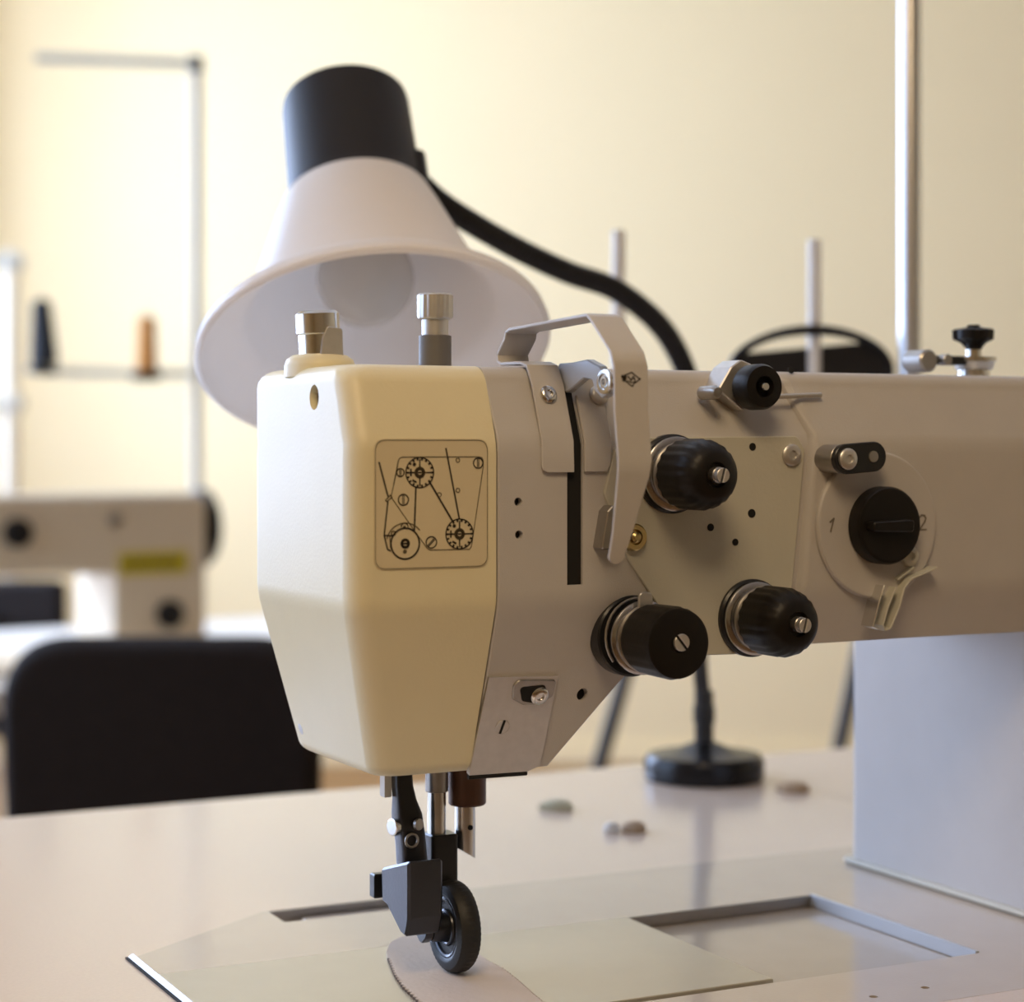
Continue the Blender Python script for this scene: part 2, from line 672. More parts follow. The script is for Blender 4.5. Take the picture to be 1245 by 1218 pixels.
YI = YSK - 0.0002
MM = 0.14778 * 0.264e-3                   # sticker zoom unit -> metres
T = bmesh.new(); K = bmesh.new()
zl = lambda b, pts, wd: line(b, [st(*p) for p in pts], wd, YI)
zl(T, [(240, 560), (262, 460), (300, 268), (310, 250), (330, 240), (960, 238), (985, 245), (997, 270), (997, 320), (900, 975), (885, 998), (560, 1005), (535, 990), (440, 860), (240, 570)], .00022)
zl(K, [(262, 460), (300, 268)], .0003)
zl(K, [(140, 285), (212, 560)], .0005)
zl(K, [(212, 610), (182, 885), (210, 1000), (235, 1012)], .00042)
zl(K, [(182, 885), (250, 888)], .0004)
zl(T, [(192, 598), (232, 553), (245, 570), (205, 608), (192, 598)], .0003)
zl(K, [(443, 485), (430, 850)], .0005)
zl(K, [(555, 445), (745, 768)], .00055)
zl(K, [(690, 170), (800, 750)], .0005)
for (cx, cy) in ((475, 368), (802, 873)):
    c = st(cx, cy)
    ring(K, c, 122 * MM, .00035, YI)
    for k in range(18):
        a = 2 * PI * k / 18
        line(K, [(c.x + 104 * MM * math.cos(a), 0, c.z + 104 * MM * math.sin(a)), (c.x + 118 * MM * math.cos(a), 0, c.z + 118 * MM * math.sin(a))], .0006, YI)
    ring(T, c, 36 * MM, .0008, YI)
    ring(K, c, 24 * MM, .0003, YI)
    line(K, [(c.x - 14 * MM, 0, c.z), (c.x + 14 * MM, 0, c.z)], .0004, YI)
    for a in (0, PI / 2, 3 * PI / 2):
        line(K, [(c.x + 46 * MM * math.cos(a), 0, c.z + 46 * MM * math.sin(a)), (c.x + 104 * MM * math.cos(a), 0, c.z + 104 * MM * math.sin(a))], .0004, YI)
    # minus / plus marks and arrow on the dial
    line(K, [(c.x - 100 * MM, 0, c.z), (c.x - 52 * MM, 0, c.z)], .0005, YI)
    line(K, [(c.x - 78 * MM, 0, c.z - 26 * MM), (c.x - 78 * MM, 0, c.z + 26 * MM)], .0005, YI)
    line(K, [(c.x - 60 * MM, 0, c.z - 62 * MM), (c.x - 34 * MM, 0, c.z - 76 * MM)], .0006, YI)
    dot(K, V(c.x - 48 * MM, 0, c.z + 66 * MM), 15 * MM, YI)
for (cx, cy, r, sl) in ((315, 368, 32, 90), (955, 290, 42, 90), (340, 592, 44, 90), (570, 942, 46, 45)):
    c = st(cx, cy)
    ring(K, c, r * MM, .00032, YI)
    a = math.radians(sl)
    for off in (-6, 6):
        ox, oz = -math.sin(a) * off * MM, math.cos(a) * off * MM
        line(K, [(c.x + ox - r * .8 * MM * math.cos(a), 0, c.z + oz - r * .8 * MM * math.sin(a)), (c.x + ox + r * .8 * MM * math.cos(a), 0, c.z + oz + r * .8 * MM * math.sin(a))], .0002, YI)
for (cx, cy) in ((788, 266), (788, 514), (636, 550)):
    ring(T, st(cx, cy), 17 * MM, .0002, YI, n=18)
c = st(355, 952)
ring(K, c, 124 * MM, .0005, YI)
ring(K, c, 30 * MM, .0008, YI, n=20)
line(K, [(c.x - 22 * MM, 0, c.z), (c.x + 22 * MM, 0, c.z)], .0005, YI)
dot(T, st(352, 1018), 17 * MM, YI)
ring(T, c, 165 * MM, .0003, YI, math.radians(40), math.radians(165), 20)
ring(T, st(350, 815), 30 * MM, .0003, YI, 0, PI, 12)
dot(T, st(348, 818), 13 * MM, YI)
ring(T, st(258, 868), 18 * MM, .0003, YI, n=14)
zl(T, [(228, 890), (235, 990)], .0003)
obj('thread_line', T, 'thin_ink', sticker, wn=False)
obj('threading_diagram', K, 'ink', sticker, wn=False)
bm = bmesh.new()                          # the printed frame of the sticker
pts = rrect(c0.x + .0004, c1.x - .0004, c1.z + .0004, c0.z - .0004, 0.0033, 6)
line(bm, [(x, 0, z) for x, z in pts + pts[:1]], .00014, YI)
obj('sticker_border', bm, 'thin_ink', sticker, wn=False)


# --- arm and head casting
def arm_section(x, zb, off, dx):
    """YZ ring at x; off = how far the front stands proud; dx(z) = x shift of front points"""
    pr = []
    r = 0.006
    zt = ZT
    yb0, yb1 = YB, yf(zb)
    pr.append((yb0, zb)); pr.append((yb0, 0.19))
    for i in range(6):
        t = PI / 2 * i / 5
        pr.append((yb0 - r + r * math.cos(t), zt - r + r * math.sin(t)))
    for i in range(6):
        t = PI / 2 * i / 5
        pr.append((YT + r - r * math.sin(t) - off, zt - r + r * math.cos(t)))
    for z in (Z1 + .0035, Z1, Z1 - .0035, 0.165, 0.150, Z2 + .0035, Z2, Z2 - .0035):
        pr.append((yf(z) - off + (0.0004 if z in (Z1, Z2) else 0), z))
    pr.append((yb1 - off, zb))
    return [(x + (dx(z) if y < 0 else 0), y, z) for y, z in pr]


zero = lambda z: 0.0
tilt = lambda z: (z - 0.182) * 0.10 - max(0, z - 0.186) * 0.45
bm = bmesh.new()
PAD = 0.0034
secs = [arm_section(XS + .0007, ZB, -.0004, zero), arm_section(XS + .0012, ZB, 0, zero), arm_section(0.0203, ZB, 0, zero),
        arm_section(0.0421, 0.1017, 0, zero), arm_section(0.0507, 0.1110, 0, zero), arm_section(0.075, 0.1110, 0, zero)]
xp = front(984, 560).x
secs += [arm_section(xp - .0005, 0.1122, 0, tilt), arm_section(xp + .0002, 0.1122, PAD * .55, tilt), arm_section(xp + .0024, 0.1122, PAD, tilt)]
secs += [arm_section(0.16, 0.1125, PAD, zero), arm_section(0.34, 0.1122, PAD, zero)]
loft(bm, secs)
body = obj('arm_housing', bm, 'grey_paint', sm, angle=40)
cut = []
# take-up slot
s0, s1 = front(702, 480), front(699, 711)
xc0 = front(689.5, 640).x; xc1 = front(708.5, 640).x
cb = bmesh.new()
box(cb, xc0, xc1, -0.08, 0.012, s1.z, 0.25)
cut.append(cb)
HOLES = [(630, 610, .0014), (631, 650, .0014), (708, 844, .0021)]
hp = []
for px, py, r in HOLES:
    p = front(px, py)
    cb = bmesh.new()
    cyl(cb, (p.x, -0.06, p.z), (p.x, p.y + .006, p.z), r, 20)
    cut.append(cb); hp.append((p, r))
carve(body, cut)
for p, r in hp:
    bm = bmesh.new()
    cyl(bm, (p.x, p.y + .0025, p.z), (p.x, p.y + .0055, p.z), r * .98, 16)
    obj('screw_hole', bm, 'hole', body)
bm = bmesh.new()  # black fill standing in for the dark depth of the slot
lin = [(yf(z) + .0012, z) for z in (s1.z + .0003, Z2, Z1, ZT - .007)]
prism(bm, lin + [(YT + .006, ZT - .0015), (0.0115, ZT - .0015), (0.0115, s1.z + .0003)], YZ, xc0 + .0001, xc1 - .0001)
obj('slot_dark_fill', bm, 'hole', body)

# --- column and base under the arm
bm = bmesh.new()
prism(bm, rounded([(0.2305, -0.047), (0.335, -0.047), (0.335, 0.0913), (0.2305, 0.0913)], [.006, .002, .002, .004]), XY, 0.001, 0.1135)
obj('column', bm, 'grey_paint', sm)
bm = bmesh.new()
prism(bm, rounded([(0.2270, -0.050), (0.338, -0.050), (0.338, 0.095), (0.2270, 0.095)], .005), XY, 0.0004, 0.0026, .001)
obj('column_flange', bm, 'plate_paint', sm)

# --- bed plate
RX0, RX1, RY0, RY1 = -0.0939, 0.1788, -0.0555, 0.0475
bm = bmesh.new()
nx0, nx1, ny0 = -0.027, 0.030, 0.0995
outer = [(-0.0939, -0.099), (0.36, -0.099), (0.36, 0.1195), (nx1, 0.1195), (nx1, ny0), (nx0, ny0), (nx0, 0.1195), (-0.029, 0.1195), (-0.0939, 0.0735), (-0.0939, RY1), (RX1, RY1), (RX1, RY0), (-0.0939, RY0)]
fill_between(bm, outer, [], -0.0048, 0.00005)
bed = obj('bed_plate', bm, 'bed_paint', sm, wn=False)
carve_b = []
for px, py in ((1062, 1208), (1125, 1197)):
    p = A.on(px, py, 'z', 0.001)
    cb = bmesh.new(); cyl(cb, (p.x, p.y, -.003), (p.x, p.y, .004), .0015, 16); carve_b.append(cb)
    bm = bmesh.new(); cyl(bm, (p.x, p.y, -.0028), (p.x, p.y, -.0012), .00148, 16)
    obj('screw_hole', bm, 'hole', bed)
carve(bed, carve_b)
bm = bmesh.new()
box(bm, -0.0939, 0.36, -0.099, 0.0735, -0.03, -0.0046)
box(bm, -0.029, 0.36, 0.0736, 0.1194, -0.03, -0.0046)
obj('bed_floor', bm, 'track_floor', sm, wn=False)
bm = bmesh.new()
box(bm, nx0 + .012, nx1 - .001, ny0 + .0002, ny0 + .0145, -0.0046, -0.0026, .0004)
obj('hinge_plate', bm, 'bed_paint', sm)
bm = bmesh.new()                          # sliding cover plate
box(bm, -0.0925, 0.0925, -0.0528, 0.0470, -0.0020, 0.0006, .0003)
slide = obj('slide_plate', bm, 'slide_steel', sm)
p = A.on(828, 1151, 'z', 0.0006)
bm = bmesh.new()
                          # bright bevelled lip on the left end of the bed
prism(bm, [(-0.0956, 0.0002), (-0.0934, 0.0002), (-0.0934, 0.0016), (-0.0938, 0.0018), (-0.0954, 0.0008)], lambda u, v, w_: (u, w_, v), -0.095, 0.0730)
obj('end_strip', bm, 'dull_steel', sm)
bm = bmesh.new()  # dark line laid in as the shaded gap beside the strip
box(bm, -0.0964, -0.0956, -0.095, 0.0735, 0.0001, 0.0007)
obj('strip_gap_shadow', bm, 'hole', sm)
bm = bmesh.new()                          # polished side of the slide track
box(bm, RX1 - .0010, RX1 + .0006, RY0 + .0006, RY1 - .0004, -0.0044, 0.0006, .0002)
obj('track_rail', bm, 'lever_steel', sm)
bm = bmesh.new()  # rear track wall faced in dark metal to paint its shade
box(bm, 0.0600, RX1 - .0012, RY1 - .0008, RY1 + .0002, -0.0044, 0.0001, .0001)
obj('track_back_shadow', bm, 'dull_steel', sm)
bm = bmesh.new()  # dark strip that puts shade on the notch's back wall
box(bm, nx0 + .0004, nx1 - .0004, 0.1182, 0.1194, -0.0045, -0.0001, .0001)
obj('notch_shadow', bm, 'dull_steel', sm)


# --- small screws and other bits on the front
def screw_at(p, r, h, m='steel', parent=sm, name='screw', axis=(0, -1, 0), recess=True):
    bm = bmesh.new()
    pr = [(0, r), (h * .55, r), (h * .85, r * .86), (h, r * .62)]
    if recess:
        pr += [(h, r * .42), (h * .55, r * .36), (h * .55, r * .05)]
    lathe(bm, pr, p, axis, 28)
    return obj(name, bm, m, parent)


def slotted(p, r, h, ang, m='steel', parent=sm, axis=(0, -1, 0), name='screw'):
    a, u, v = basis(axis)
    p = Vector(p)
    bm = bmesh.new()
    sw = r * 0.16
    for sgn in (1, -1):
        poly = []
        t0 = math.asin(sw / r)
        for i in range(15):
            t = t0 + (PI - 2 * t0) * i / 14
            poly.append((r * math.cos(t), sgn * r * math.sin(t)))
        if sgn < 0:
            poly = poly[::-1]
        ca, sa = math.cos(ang), math.sin(ang)
        prism(bm, poly, lambda x, y, w_: p + u * (x * ca - y * sa) + v * (x * sa + y * ca) + a * w_, 0, h, r * .08)
    o = obj(name, bm, m, parent)
    bm = bmesh.new()
    cyl(bm, p, p + a * h * .6, r * .97, 20)
    obj('slot', bm, 'hole', parent if parent is not sm else o)
    return o


# tension plate
pl = [(735, 600), (748, 545), (775, 532), (969, 530), (979, 546), (956, 793), (852, 797), (812, 754), (764, 680)]
pts = [A.on(px, py, 'y', YM - .0012) for px, py in pl]
bm = bmesh.new()
prism(bm, rounded([(q.x, q.z) for q in pts][::-1], [.002] * 9), XZ, YM + .010, YM - .0012, .0003)
tplate = obj('tension_plate', bm, 'plate_paint', sm)
for px, py, r in ((915, 543, .0013), (914, 624, .0015), (864, 641, .0013), (894, 659, .0012)):
    p = A.on(px, py, 'y', YM - .0013)
    bm = bmesh.new()
    lathe(bm, [(0, r), (.0002, r), (.00025, r * .8)], (p.x, YM - .0012, p.z), (0, -1, 0), 18)
    obj('screw_hole', bm, 'hole', tplate)
p = A.on(962, 553, 'y', YM - .0014)
screw_at((p.x, YM - .0012, p.z), .0038, .0016, 'brushed', tplate)
p = A.on(772, 653, 'y', YM - .003)
bm = bmesh.new()
lathe(bm, [(0, .0045), (.002, .0045), (.0024, .0040), (.0024, .0026), (.001, .0022)], (p.x, YM - .0012, p.z), (0, -1, 0), 26)
eyel = obj('brass_eyelet', bm, 'brass', tplate)
eyel['label'] = 'brass screw beside the guard tip'
bm = bmesh.new()
lathe(bm, [(0, .0018), (.003, .0018), (.0036, .0010)], (p.x, YM - .0012, p.z), (0, -1, 0), 20)
obj('screw', bm, 'brass', eyel)
p = A.on(741, 640, 'y', YM - .006)
bm = bmesh.new()
prism(bm, rounded([(p.x - .003, p.z - .0075), (p.x + .003, p.z - .0075), (p.x + .0042, p.z + .001), (p.x + .002, p.z + .0075), (p.x - .0006, p.z + .005)], .001), XZ, YM + .001, YM - .006, .0004)
obj('thread_hook', bm, 'dull_steel', sm)


# --- tension assemblies
def tension(px, py, ybase, kind):
    """px,py: where the base disc meets the casting"""
    p = A.on(px, py, 'y', ybase)
    o = (p.x, ybase, p.z)
    bm = bmesh.new()
    if kind == 'flat':
        lathe(bm, [(-.002, .0135), (.0035, .0135), (.004, .0128), (.004, .0100), (.009, .0100), (.0095, .0092)], o)
    else:
        lathe(bm, [(-.001, .0133), (.0012, .0133), (.0018, .0125), (.0018, .0090), (.0085, .0085)], o)
    base = obj('tension_base', bm, 'black_metal', sm)
    if kind == 'flat':
        rings = [(.0105, .0122, 'ring_steel'), (.0132, .0113, 'dull_steel')]
    else:
        rings = [(.0035, .0125, 'ring_steel'), (.0065, .0108, 'dull_steel')]
    for t, r, m in rings:
        bm = bmesh.new()
        lathe(bm, [(t - .0013, r * .74), (t - .0011, r - .0006), (t - .0004, r), (t + .0004, r), (t + .0012, r - .0012), (t + .0013, r * .74)], o, cap=False)
        obj('tension_disc', bm, m, base)
    if kind == 'flat':
        bm = bmesh.new()
        prof = [(.0145, .0100), (.015, .0112), (.0165, .0116), (.0300, .0118), (.0325, .0112), (.0330, .0100), (.0330, .0030), (.0322, .0025)]
        lathe(bm, prof, o, seg=72, knurl=(2, 3, .00022, 2))
        kn = obj('tension_knob', bm, 'black_plastic', base)
        slotted((o[0] + .0008, ybase - .0322, o[2] + .0004), .0028, .0013, math.radians(130), 'brushed', base)
    else:
        bm = bmesh.new()
        prof = [(.0080, .0090), (.0085, .0104), (.0098, .0117), (.0200, .0117), (.0235, .0108), (.0262, .0092), (.0278, .0070), (.0282, .0042), (.0270, .0036)]
        lathe(bm, prof, o, seg=80, knurl=(2, 4, .00035, 2))
        kn = obj('tension_knob', bm, 'black_plastic', base)
        bm = bmesh.new()
        cyl(bm, (o[0], ybase - .024, o[2]), (o[0], ybase - .0300, o[2]), .0026, 20, .0003)
        obj('stud', bm, 'dull_steel', base)
        slotted((o[0], ybase - .0300, o[2]), .0024, .0022, math.radians(75), 'brushed', base)
    return base


tension(816, 576, YM - .0012, 'dome')
tension(913, 751, YM - .0012, 'dome')
tb = tension(763, 772, -0.0415, 'flat')
# check spring tab on the lower left assembly
p = A.on(784, 733, 'y', -.055)
bm = bmesh.new()
prism(bm, rounded([(p.x - .0028, p.z - .005), (p.x + .0028, p.z - .005), (p.x + .0026, p.z + .0036), (p.x - .0024, p.z + .0036)], .0018), XZ, -.0545, -.0558, .0003)
obj('spring_tab', bm, 'brushed', tb)
bm = bmesh.new()
c = A.on(763, 772, 'y', -0.0415)
tube(bm, [(c.x + .0128 * math.cos(t), -.0475 - .0006 * i / 3, c.z + .0128 * math.sin(t)) for i, t in enumerate([math.radians(60 + 12 * k) for k in range(14)])], .0005, 8)
obj('check_spring', bm, 'dull_steel', tb)

# --- thread roller on the top edge
YG = YT - 0.001
p = A.on(930, 470, 'y', YG - .020)
gz, gx = p.z, p.x
bm = bmesh.new()
lathe(bm, [(.0105, .0058), (.0108, .0072), (.0122, .0078), (.0180, .0078), (.0198, .0070), (.0200, .0050), (.0200, .0036), (.0170, .0034)], (gx, YG, gz), seg=44)
gb = bmesh.new()
q = [A.on(px, py, 'y', YG - .008) for px, py in ((872, 474), (888, 446), (900, 437), (914, 443), (918, 490), (902, 500), (884, 484))]
prism(gb, rounded([(v.x, v.z) for v in q], .0015), XZ, YG + .003, YG - .0085, .0004)
guide = obj('thread_guide_bracket', gb, 'brushed', sm)
obj('guide_roller', bm, 'black_plastic', guide)
bm = bmesh.new()
lathe(bm, [(.010, .0020), (.0195, .0020), (.0208, .0012)], (gx, YG, gz), seg=20)
obj('roller_pin', bm, 'steel', guide)
p = A.on(870, 477, 'y', YG - .012)
bm = bmesh.new()
lathe(bm, [(0, .0024), (.008, .0024), (.0095, .0016), (.0097, .0004)], (p.x, YG - .004, p.z), seg=20)
obj('guide_stud', bm, 'dull_steel', guide)
a_, b_ = A.on(925, 483, 'y', YG - .006), A.on(998, 480, 'y', YG - .006)
bm = bmesh.new()
cyl(bm, a_, b_, .0009, 12)
obj('guide_rod', bm, 'brushed', guide)
for px, py in ((972, 474), (978, 485), (960, 450)):
    p = front(px, py)
    bm = bmesh.new()
    lathe(bm, [(0, .0013), (.0003, .0013), (.0004, .0009)], (p.x, p.y - PAD * .2, p.z), N_UP, 14)
    obj('oil_hole', bm, 'hole', body)

# --- small black two-hole link on a chrome standoff
YP = YM - PAD
p = A.on(1030, 558, 'y', YP - .0115)
bm = bmesh.new()
cyl(bm, (p.x, YP + .001, p.z), (p.x, YP - .0090, p.z), .0050, 26, .0003)
post = obj('link_post', bm, 'dull_steel', sm)
bm = bmesh.new()
r = .0052
x1 = p.x + .0115
poly = [(p.x + r * math.cos(t), p.z + r * math.sin(t)) for t in [PI / 2 + PI * i / 10 for i in range(11)]] + \
       [(x1 + r * math.cos(t), p.z + .0008 + r * math.sin(t)) for t in [-PI / 2 + PI * i / 10 for i in range(11)]]
prism(bm, poly, XZ, YP - .0091, YP - .0115, .0003)
link = obj('link_plate', bm, 'black_metal', post)
screw_at((p.x, YP - .0115, p.z), .0037, .0016, 'brushed', post)
bm = bmesh.new()
lathe(bm, [(0, .0020), (.0004, .0020), (.0005, .0015)], (x1 - .0006, YP - .0115, p.z + .0008), seg=18)
obj('rivet', bm, 'dull_steel', post)

# --- round dial
p = A.on(1064, 638, 'y', YP)
bm = bmesh.new()
lathe(bm, [(-.001, .0258), (.0012, .0258), (.0019, .0252), (.0021, .0244)], (p.x, YP, p.z), seg=64)
boss = obj('dial_boss', bm, 'grey_paint', sm)
dz, dx = p.z, p.x
bm = bmesh.new()
lathe(bm, [(.002, .0128), (.0028, .0136), (.0075, .0136), (.0086, .0130), (.0090, .0118)], (dx, YP, dz), seg=48)
dial = obj('dial_knob', bm, 'black_plastic', boss)
bm = bmesh.new()
prism(bm, rounded([(dx - .0105, dz - .0017), (dx + .0066, dz - .0022), (dx + .0070, dz + .0022), (dx - .0105, dz + .0017)], .0012), XZ, YP - .0085, YP - .0135, .0005)
obj('dial_grip', bm, 'black_plastic', boss)
YD = YP - .0023
bm = bmesh.new()
c = A.on(1122, 635, 'y', YD)
mm = .001
line(bm, [(c.x - 1.5 * mm, 0, c.z + 1.6 * mm), (c.x - .6 * mm, 0, c.z + 2.6 * mm), (c.x + .8 * mm, 0, c.z + 2.5 * mm), (c.x + 1.4 * mm, 0, c.z + 1.4 * mm), (c.x + .9 * mm, 0, c.z + .2 * mm), (c.x - 1.5 * mm, 0, c.z - 2.6 * mm), (c.x + 1.6 * mm, 0, c.z - 2.6 * mm)], .0006, YD)
obj('dial_mark', bm, 'dial_ink', boss, wn=False)
bm = bmesh.new()
c = A.on(1012, 638, 'y', YD)
line(bm, [(c.x - .6 * mm, 0, c.z - 2.2 * mm), (c.x + .7 * mm, 0, c.z + 2.2 * mm)], .0006, YD)
line(bm, [(c.x + .7 * mm, 0, c.z + 2.2 * mm), (c.x - .9 * mm, 0, c.z + 1.0 * mm)], .0006, YD)
obj('dial_mark', bm, 'dial_ink', boss, wn=False)


# --- thread clip below the dial: a bent sheet with a screw
def ribbon(name, path, width_dir, wd, th, m, parent, bend=None):
    """sheet metal strip: path of 3-d points, width along width_dir"""
    P = [Vector(q) for q in path]
    W = Vector(width_dir).normalized()
    secs = []
    for i, q in enumerate(P):
        d = (P[min(i + 1, len(P) - 1)] - P[max(i - 1, 0)]).normalized()
        n = d.cross(W).normalized()
        ww = wd[i] if isinstance(wd, (list, tuple)) else wd
        b = th * 0.25
        secs.append([q + W * ww - W * b - n * th / 2, q + W * ww - n * (th / 2 - b), q + W * ww + n * (th / 2 - b), q + W * ww - W * b + n * th / 2,
                     q + W * b + n * th / 2, q + n * (th / 2 - b), q - n * (th / 2 - b), q + W * b - n * th / 2])
    bm = bmesh.new()
    loft(bm, secs)
    return obj(name, bm, m, parent, angle=30)


cp = [A.on(px, py, 'y', YP - .006) for px, py in ((1140, 690), (1124, 697), (1108, 704), (1100, 715), (1094, 738), (1083, 764), (1077, 766), (1074, 760), (1080, 738), (1090, 714))]
clip = ribbon('thread_clip', cp, (0, 1, 0), .006, .0007, 'plate_paint', sm)
p = A.on(1105, 676, 'y', YP - .002)
screw_at((p.x, YP - .0021, p.z), .0036, .0018, 'plate_paint', clip)
cp = [A.on(px, py, 'y', YP - .004) for px, py in ((1112, 690), (1098, 700), (1092, 705))]
ribbon('clip_foot', cp, (0, 1, 0), .004, .0008, 'plate_paint', clip)
cp = [A.on(px, py, 'y', YP - .007) for px, py in ((1076, 712), (1070, 730), (1062, 762), (1068, 764))]
ribbon('clip_tongue', cp, (0, 1, 0), .007, .0007, 'steel', clip)

# --- take-up guard: one strap bent up, back over the top, and down in front
xg = 0.0074
LW = []
eps = .0006
wdg = .0118
down = [(668, 573)]
path = []
bot = front(668, 574)
top_front = YT
path += [(yf(z) - .0009, z) for z in (bot.z, bot.z + .0006, bot.z + .0018)]
for z in (Z1 + .001, 0.195, 0.2015):
    path.append((yf(z) - .0009, z))
path += [(YT + .0008, ZT + .0002), (YT + .0055, ZT + .0014)]
def gy(px, py):
    q = A.on(px, py, 'x', xg)
    return (q.y, q.z)
zflat = ZT + .0014
q = gy(604, 439)
yback = q[0]
path += [(yback - .003, zflat + .0002), (yback - .0006, zflat + .0010), (yback, zflat + .0035)]
q2 = gy(613, 401)
path += [(q2[0], q2[1] - .003), (q2[0] - .0008, q2[1] - .0008), (q2[0] - .0035, q2[1])]
for px, py in ((716, 382.5),):
    q3 = gy(px, py)
    path += [(q3[0] + .002, q3[1]), (q3[0] - .0003, q3[1] - .0012)]
for px, py in ((742, 428), (746, 445), (746.5, 498), (751, 560), (750.5, 578), (744, 650), (740, 675)):
    path.append(gy(px, py))
wds = []
n = len(path)
for i in range(n):
    if i >= n - 1:
        wds.append(wdg * .46)
    elif i == n - 2:
        wds.append(wdg * .58)
    elif i == n - 3:
        wds.append(wdg * .94)
    else:
        wds.append(wdg)
xoff = [.0016, .0005] + [0.0] * (n - 2)
wds[0], wds[1] = wdg - .0016, wdg - .0005
guard = ribbon('take_up_guard', [(xg + xo, y, z) for xo, (y, z) in zip(xoff, path)], (1, 0, 0), wds, .0011, 'grey_paint', sm)
e = path[-1]; e0 = path[-2]
bm = bmesh.new()                           # rounded tip of the guard
rt_ = wdg * .23
poly = [(xg + rt_ + rt_ * math.cos(PI + PI * i / 10), rt_ * math.sin(PI + PI * i / 10)) for i in range(11)]
dv = Vector((0, e0[0] - e[0], e0[1] - e[1])).normalized()
nv = dv.cross(Vector((1, 0, 0)))
prism(bm, poly, lambda u, v, w_: Vector((u, e[0], e[1])) + dv * v + nv * w_, -.00055, .00055)
obj('guard_tip', bm, 'grey_paint', guard)
p = A.meet(666, 480, (0, YM - .0015, Z1), N_UP)
screw_at(p - N_UP * .0002, .0030, .0018, 'steel', guard, axis=N_UP)
# the worn emblem printed on the guard
fr = [i for i in range(len(path))]
pc = A.on(767, 461, 'y', gy(746, 470)[0] - .0008)
bm = bmesh.new()
yy = pc.y
dm = [(-3.2, .6), (-1.2, 1.6), (.4, 2.1), (2.6, .5), (3.4, .2), (1.2, -1.2), (.6, -2.2), (-.6, -1.4), (-1.6, -.7), (-3.2, .6)]
line(bm, [(pc.x + a * mm, yy, pc.z + b * mm) for a, b in dm], .0003, yy)
line(bm, [(pc.x + a * mm, yy, pc.z + b * mm) for a, b in ((-3.0, 1.0), (-2.3, .5), (-2.6, -.4), (-1.8, .2), (-1.9, 1.3))], .0007, yy)
line(bm, [(pc.x + a * mm, yy, pc.z + b * mm) for a, b in ((-1.0, .9), (.2, -.3), (.9, .9), (1.5, -.2))], .00035, yy)
line(bm, [(pc.x + a * mm, yy, pc.z + b * mm) for a, b in ((-1.2, -.4), (.3, -1.0), (1.6, -.6))], .00025, yy)
obj('emblem', bm, 'ink', guard, wn=False)

# --- twin plate right of the slot
zb_ = front(722, 573).z
xa, xb = front(709, 540).x, front(739, 540).x
secs = []
for y_off in (.0002, -.0012):
    secs.append([])
bm = bmesh.new()
pathp = [(yf(z) - .0006, z) for z in (zb_, zb_ + .002, Z1 + .0005, 0.190, 0.198)]
ribbon('side_plate', [(xa, y, z) for y, z in pathp], (1, 0, 0), [.0085, .0098, .0105, .0105, .0098], .0014, 'grey_paint', sm)
bm.free()
p = A.meet(727, 481, (0, YM - .0012, Z1), N_UP)
screw_at(p, .0034, .0020, 'brushed', sm, axis=N_UP)

# --- take-up lever: bluish steel arm that hooks out of the slot
hk = [(684, 442), (700, 441), (720, 437), (735, 445), (744, 462), (745, 480), (738, 484), (730, 476), (726, 462), (716, 460), (704, 470), (694, 478), (688, 468)]
hp_ = [A.on(px, py, 'x', 0.0215) for px, py in hk]
bm = bmesh.new()
prism(bm, rounded([(q.y, q.z) for q in hp_], .0012, 4), YZ, 0.0195, 0.0225, .0004)
lever = obj('take_up_lever', bm, 'lever_steel', sm)
p = A.on(737, 464, 'x', 0.0195)
bm = bmesh.new()
lathe(bm, [(0, .0040), (.0010, .0040), (.0013, .0034), (.0013, .0026), (.0007, .0025), (.0007, .0018), (.0013, .0017), (.0013, .0010), (.0002, .0008), (.0002, .0001)], (0.0196, p.y, p.z), (-1, -.12, 0), 28)
obj('lever_screw', bm, 'steel', lever)

# --- silver needle bar plate at the lower front
pp = [front(px, py) + N_LOW * .0010 for px, py in ((593, 822), (677, 820), (655, 929), (640, 936), (569, 941))]
bm = bmesh.new()
f_ = [bm.verts.new(q) for q in pp]
b_ = [bm.verts.new(q - N_LOW * .0022) for q in pp]
bm.faces.new(f_); bm.faces.new(b_)
for i in range(5):
    bm.faces.new((f_[i], f_[(i + 1) % 5], b_[(i + 1) % 5], b_[i]))
nplate = obj('needle_bar_plate', bm, 'brushed', sm)
ctr = front(646, 840) + N_LOW * .0011
a, u, v = basis(N_LOW)
ux = Vector((1, 0, 0)); vz = N_LOW.cross(ux) * -1
if vz.z < 0:
    vz = -vz
bm = bmesh.new()
prism(bm, rounded([(-.0078, .0032), (-.0060, .0050), (.0080, .0042), (.0076, -.0018), (.0030, -.0045), (-.0030, -.0042), (-.0074, -.0018)], .0014), lambda a1, b1, w_: ctr + ux * a1 + vz * b1 + N_LOW * w_, -.001, .0005, .0003)
obj('access_window', bm, 'dull_steel', nplate)
bm = bmesh.new()
prism(bm, rounded([(-.0055, .0024), (.0040, .0028), (.0046, -.0026), (.0006, -.0036), (-.0038, -.0026)], .0012), lambda a1, b1, w_: ctr + ux * a1 + vz * b1 + N_LOW * w_, -.001, .0007)
obj('window_opening', bm, 'hole', nplate)
p = front(653, 843) + N_LOW * .0014
screw_at(p, .0032, .0014, 'steel', nplate, axis=N_LOW)
p = front(609, 882) + N_LOW * .0009
slotted(p, .0026, .0003, math.radians(78), 'brushed', nplate, axis=N_LOW)
q0, q1 = pp[4], pp[3]
bm = bmesh.new()
tube(bm, [q0 + V(0, .001, -.0006), q1 + V(0, .001, -.0006)], .0009, 8)
obj('plate_lip', bm, 'hole', nplate)

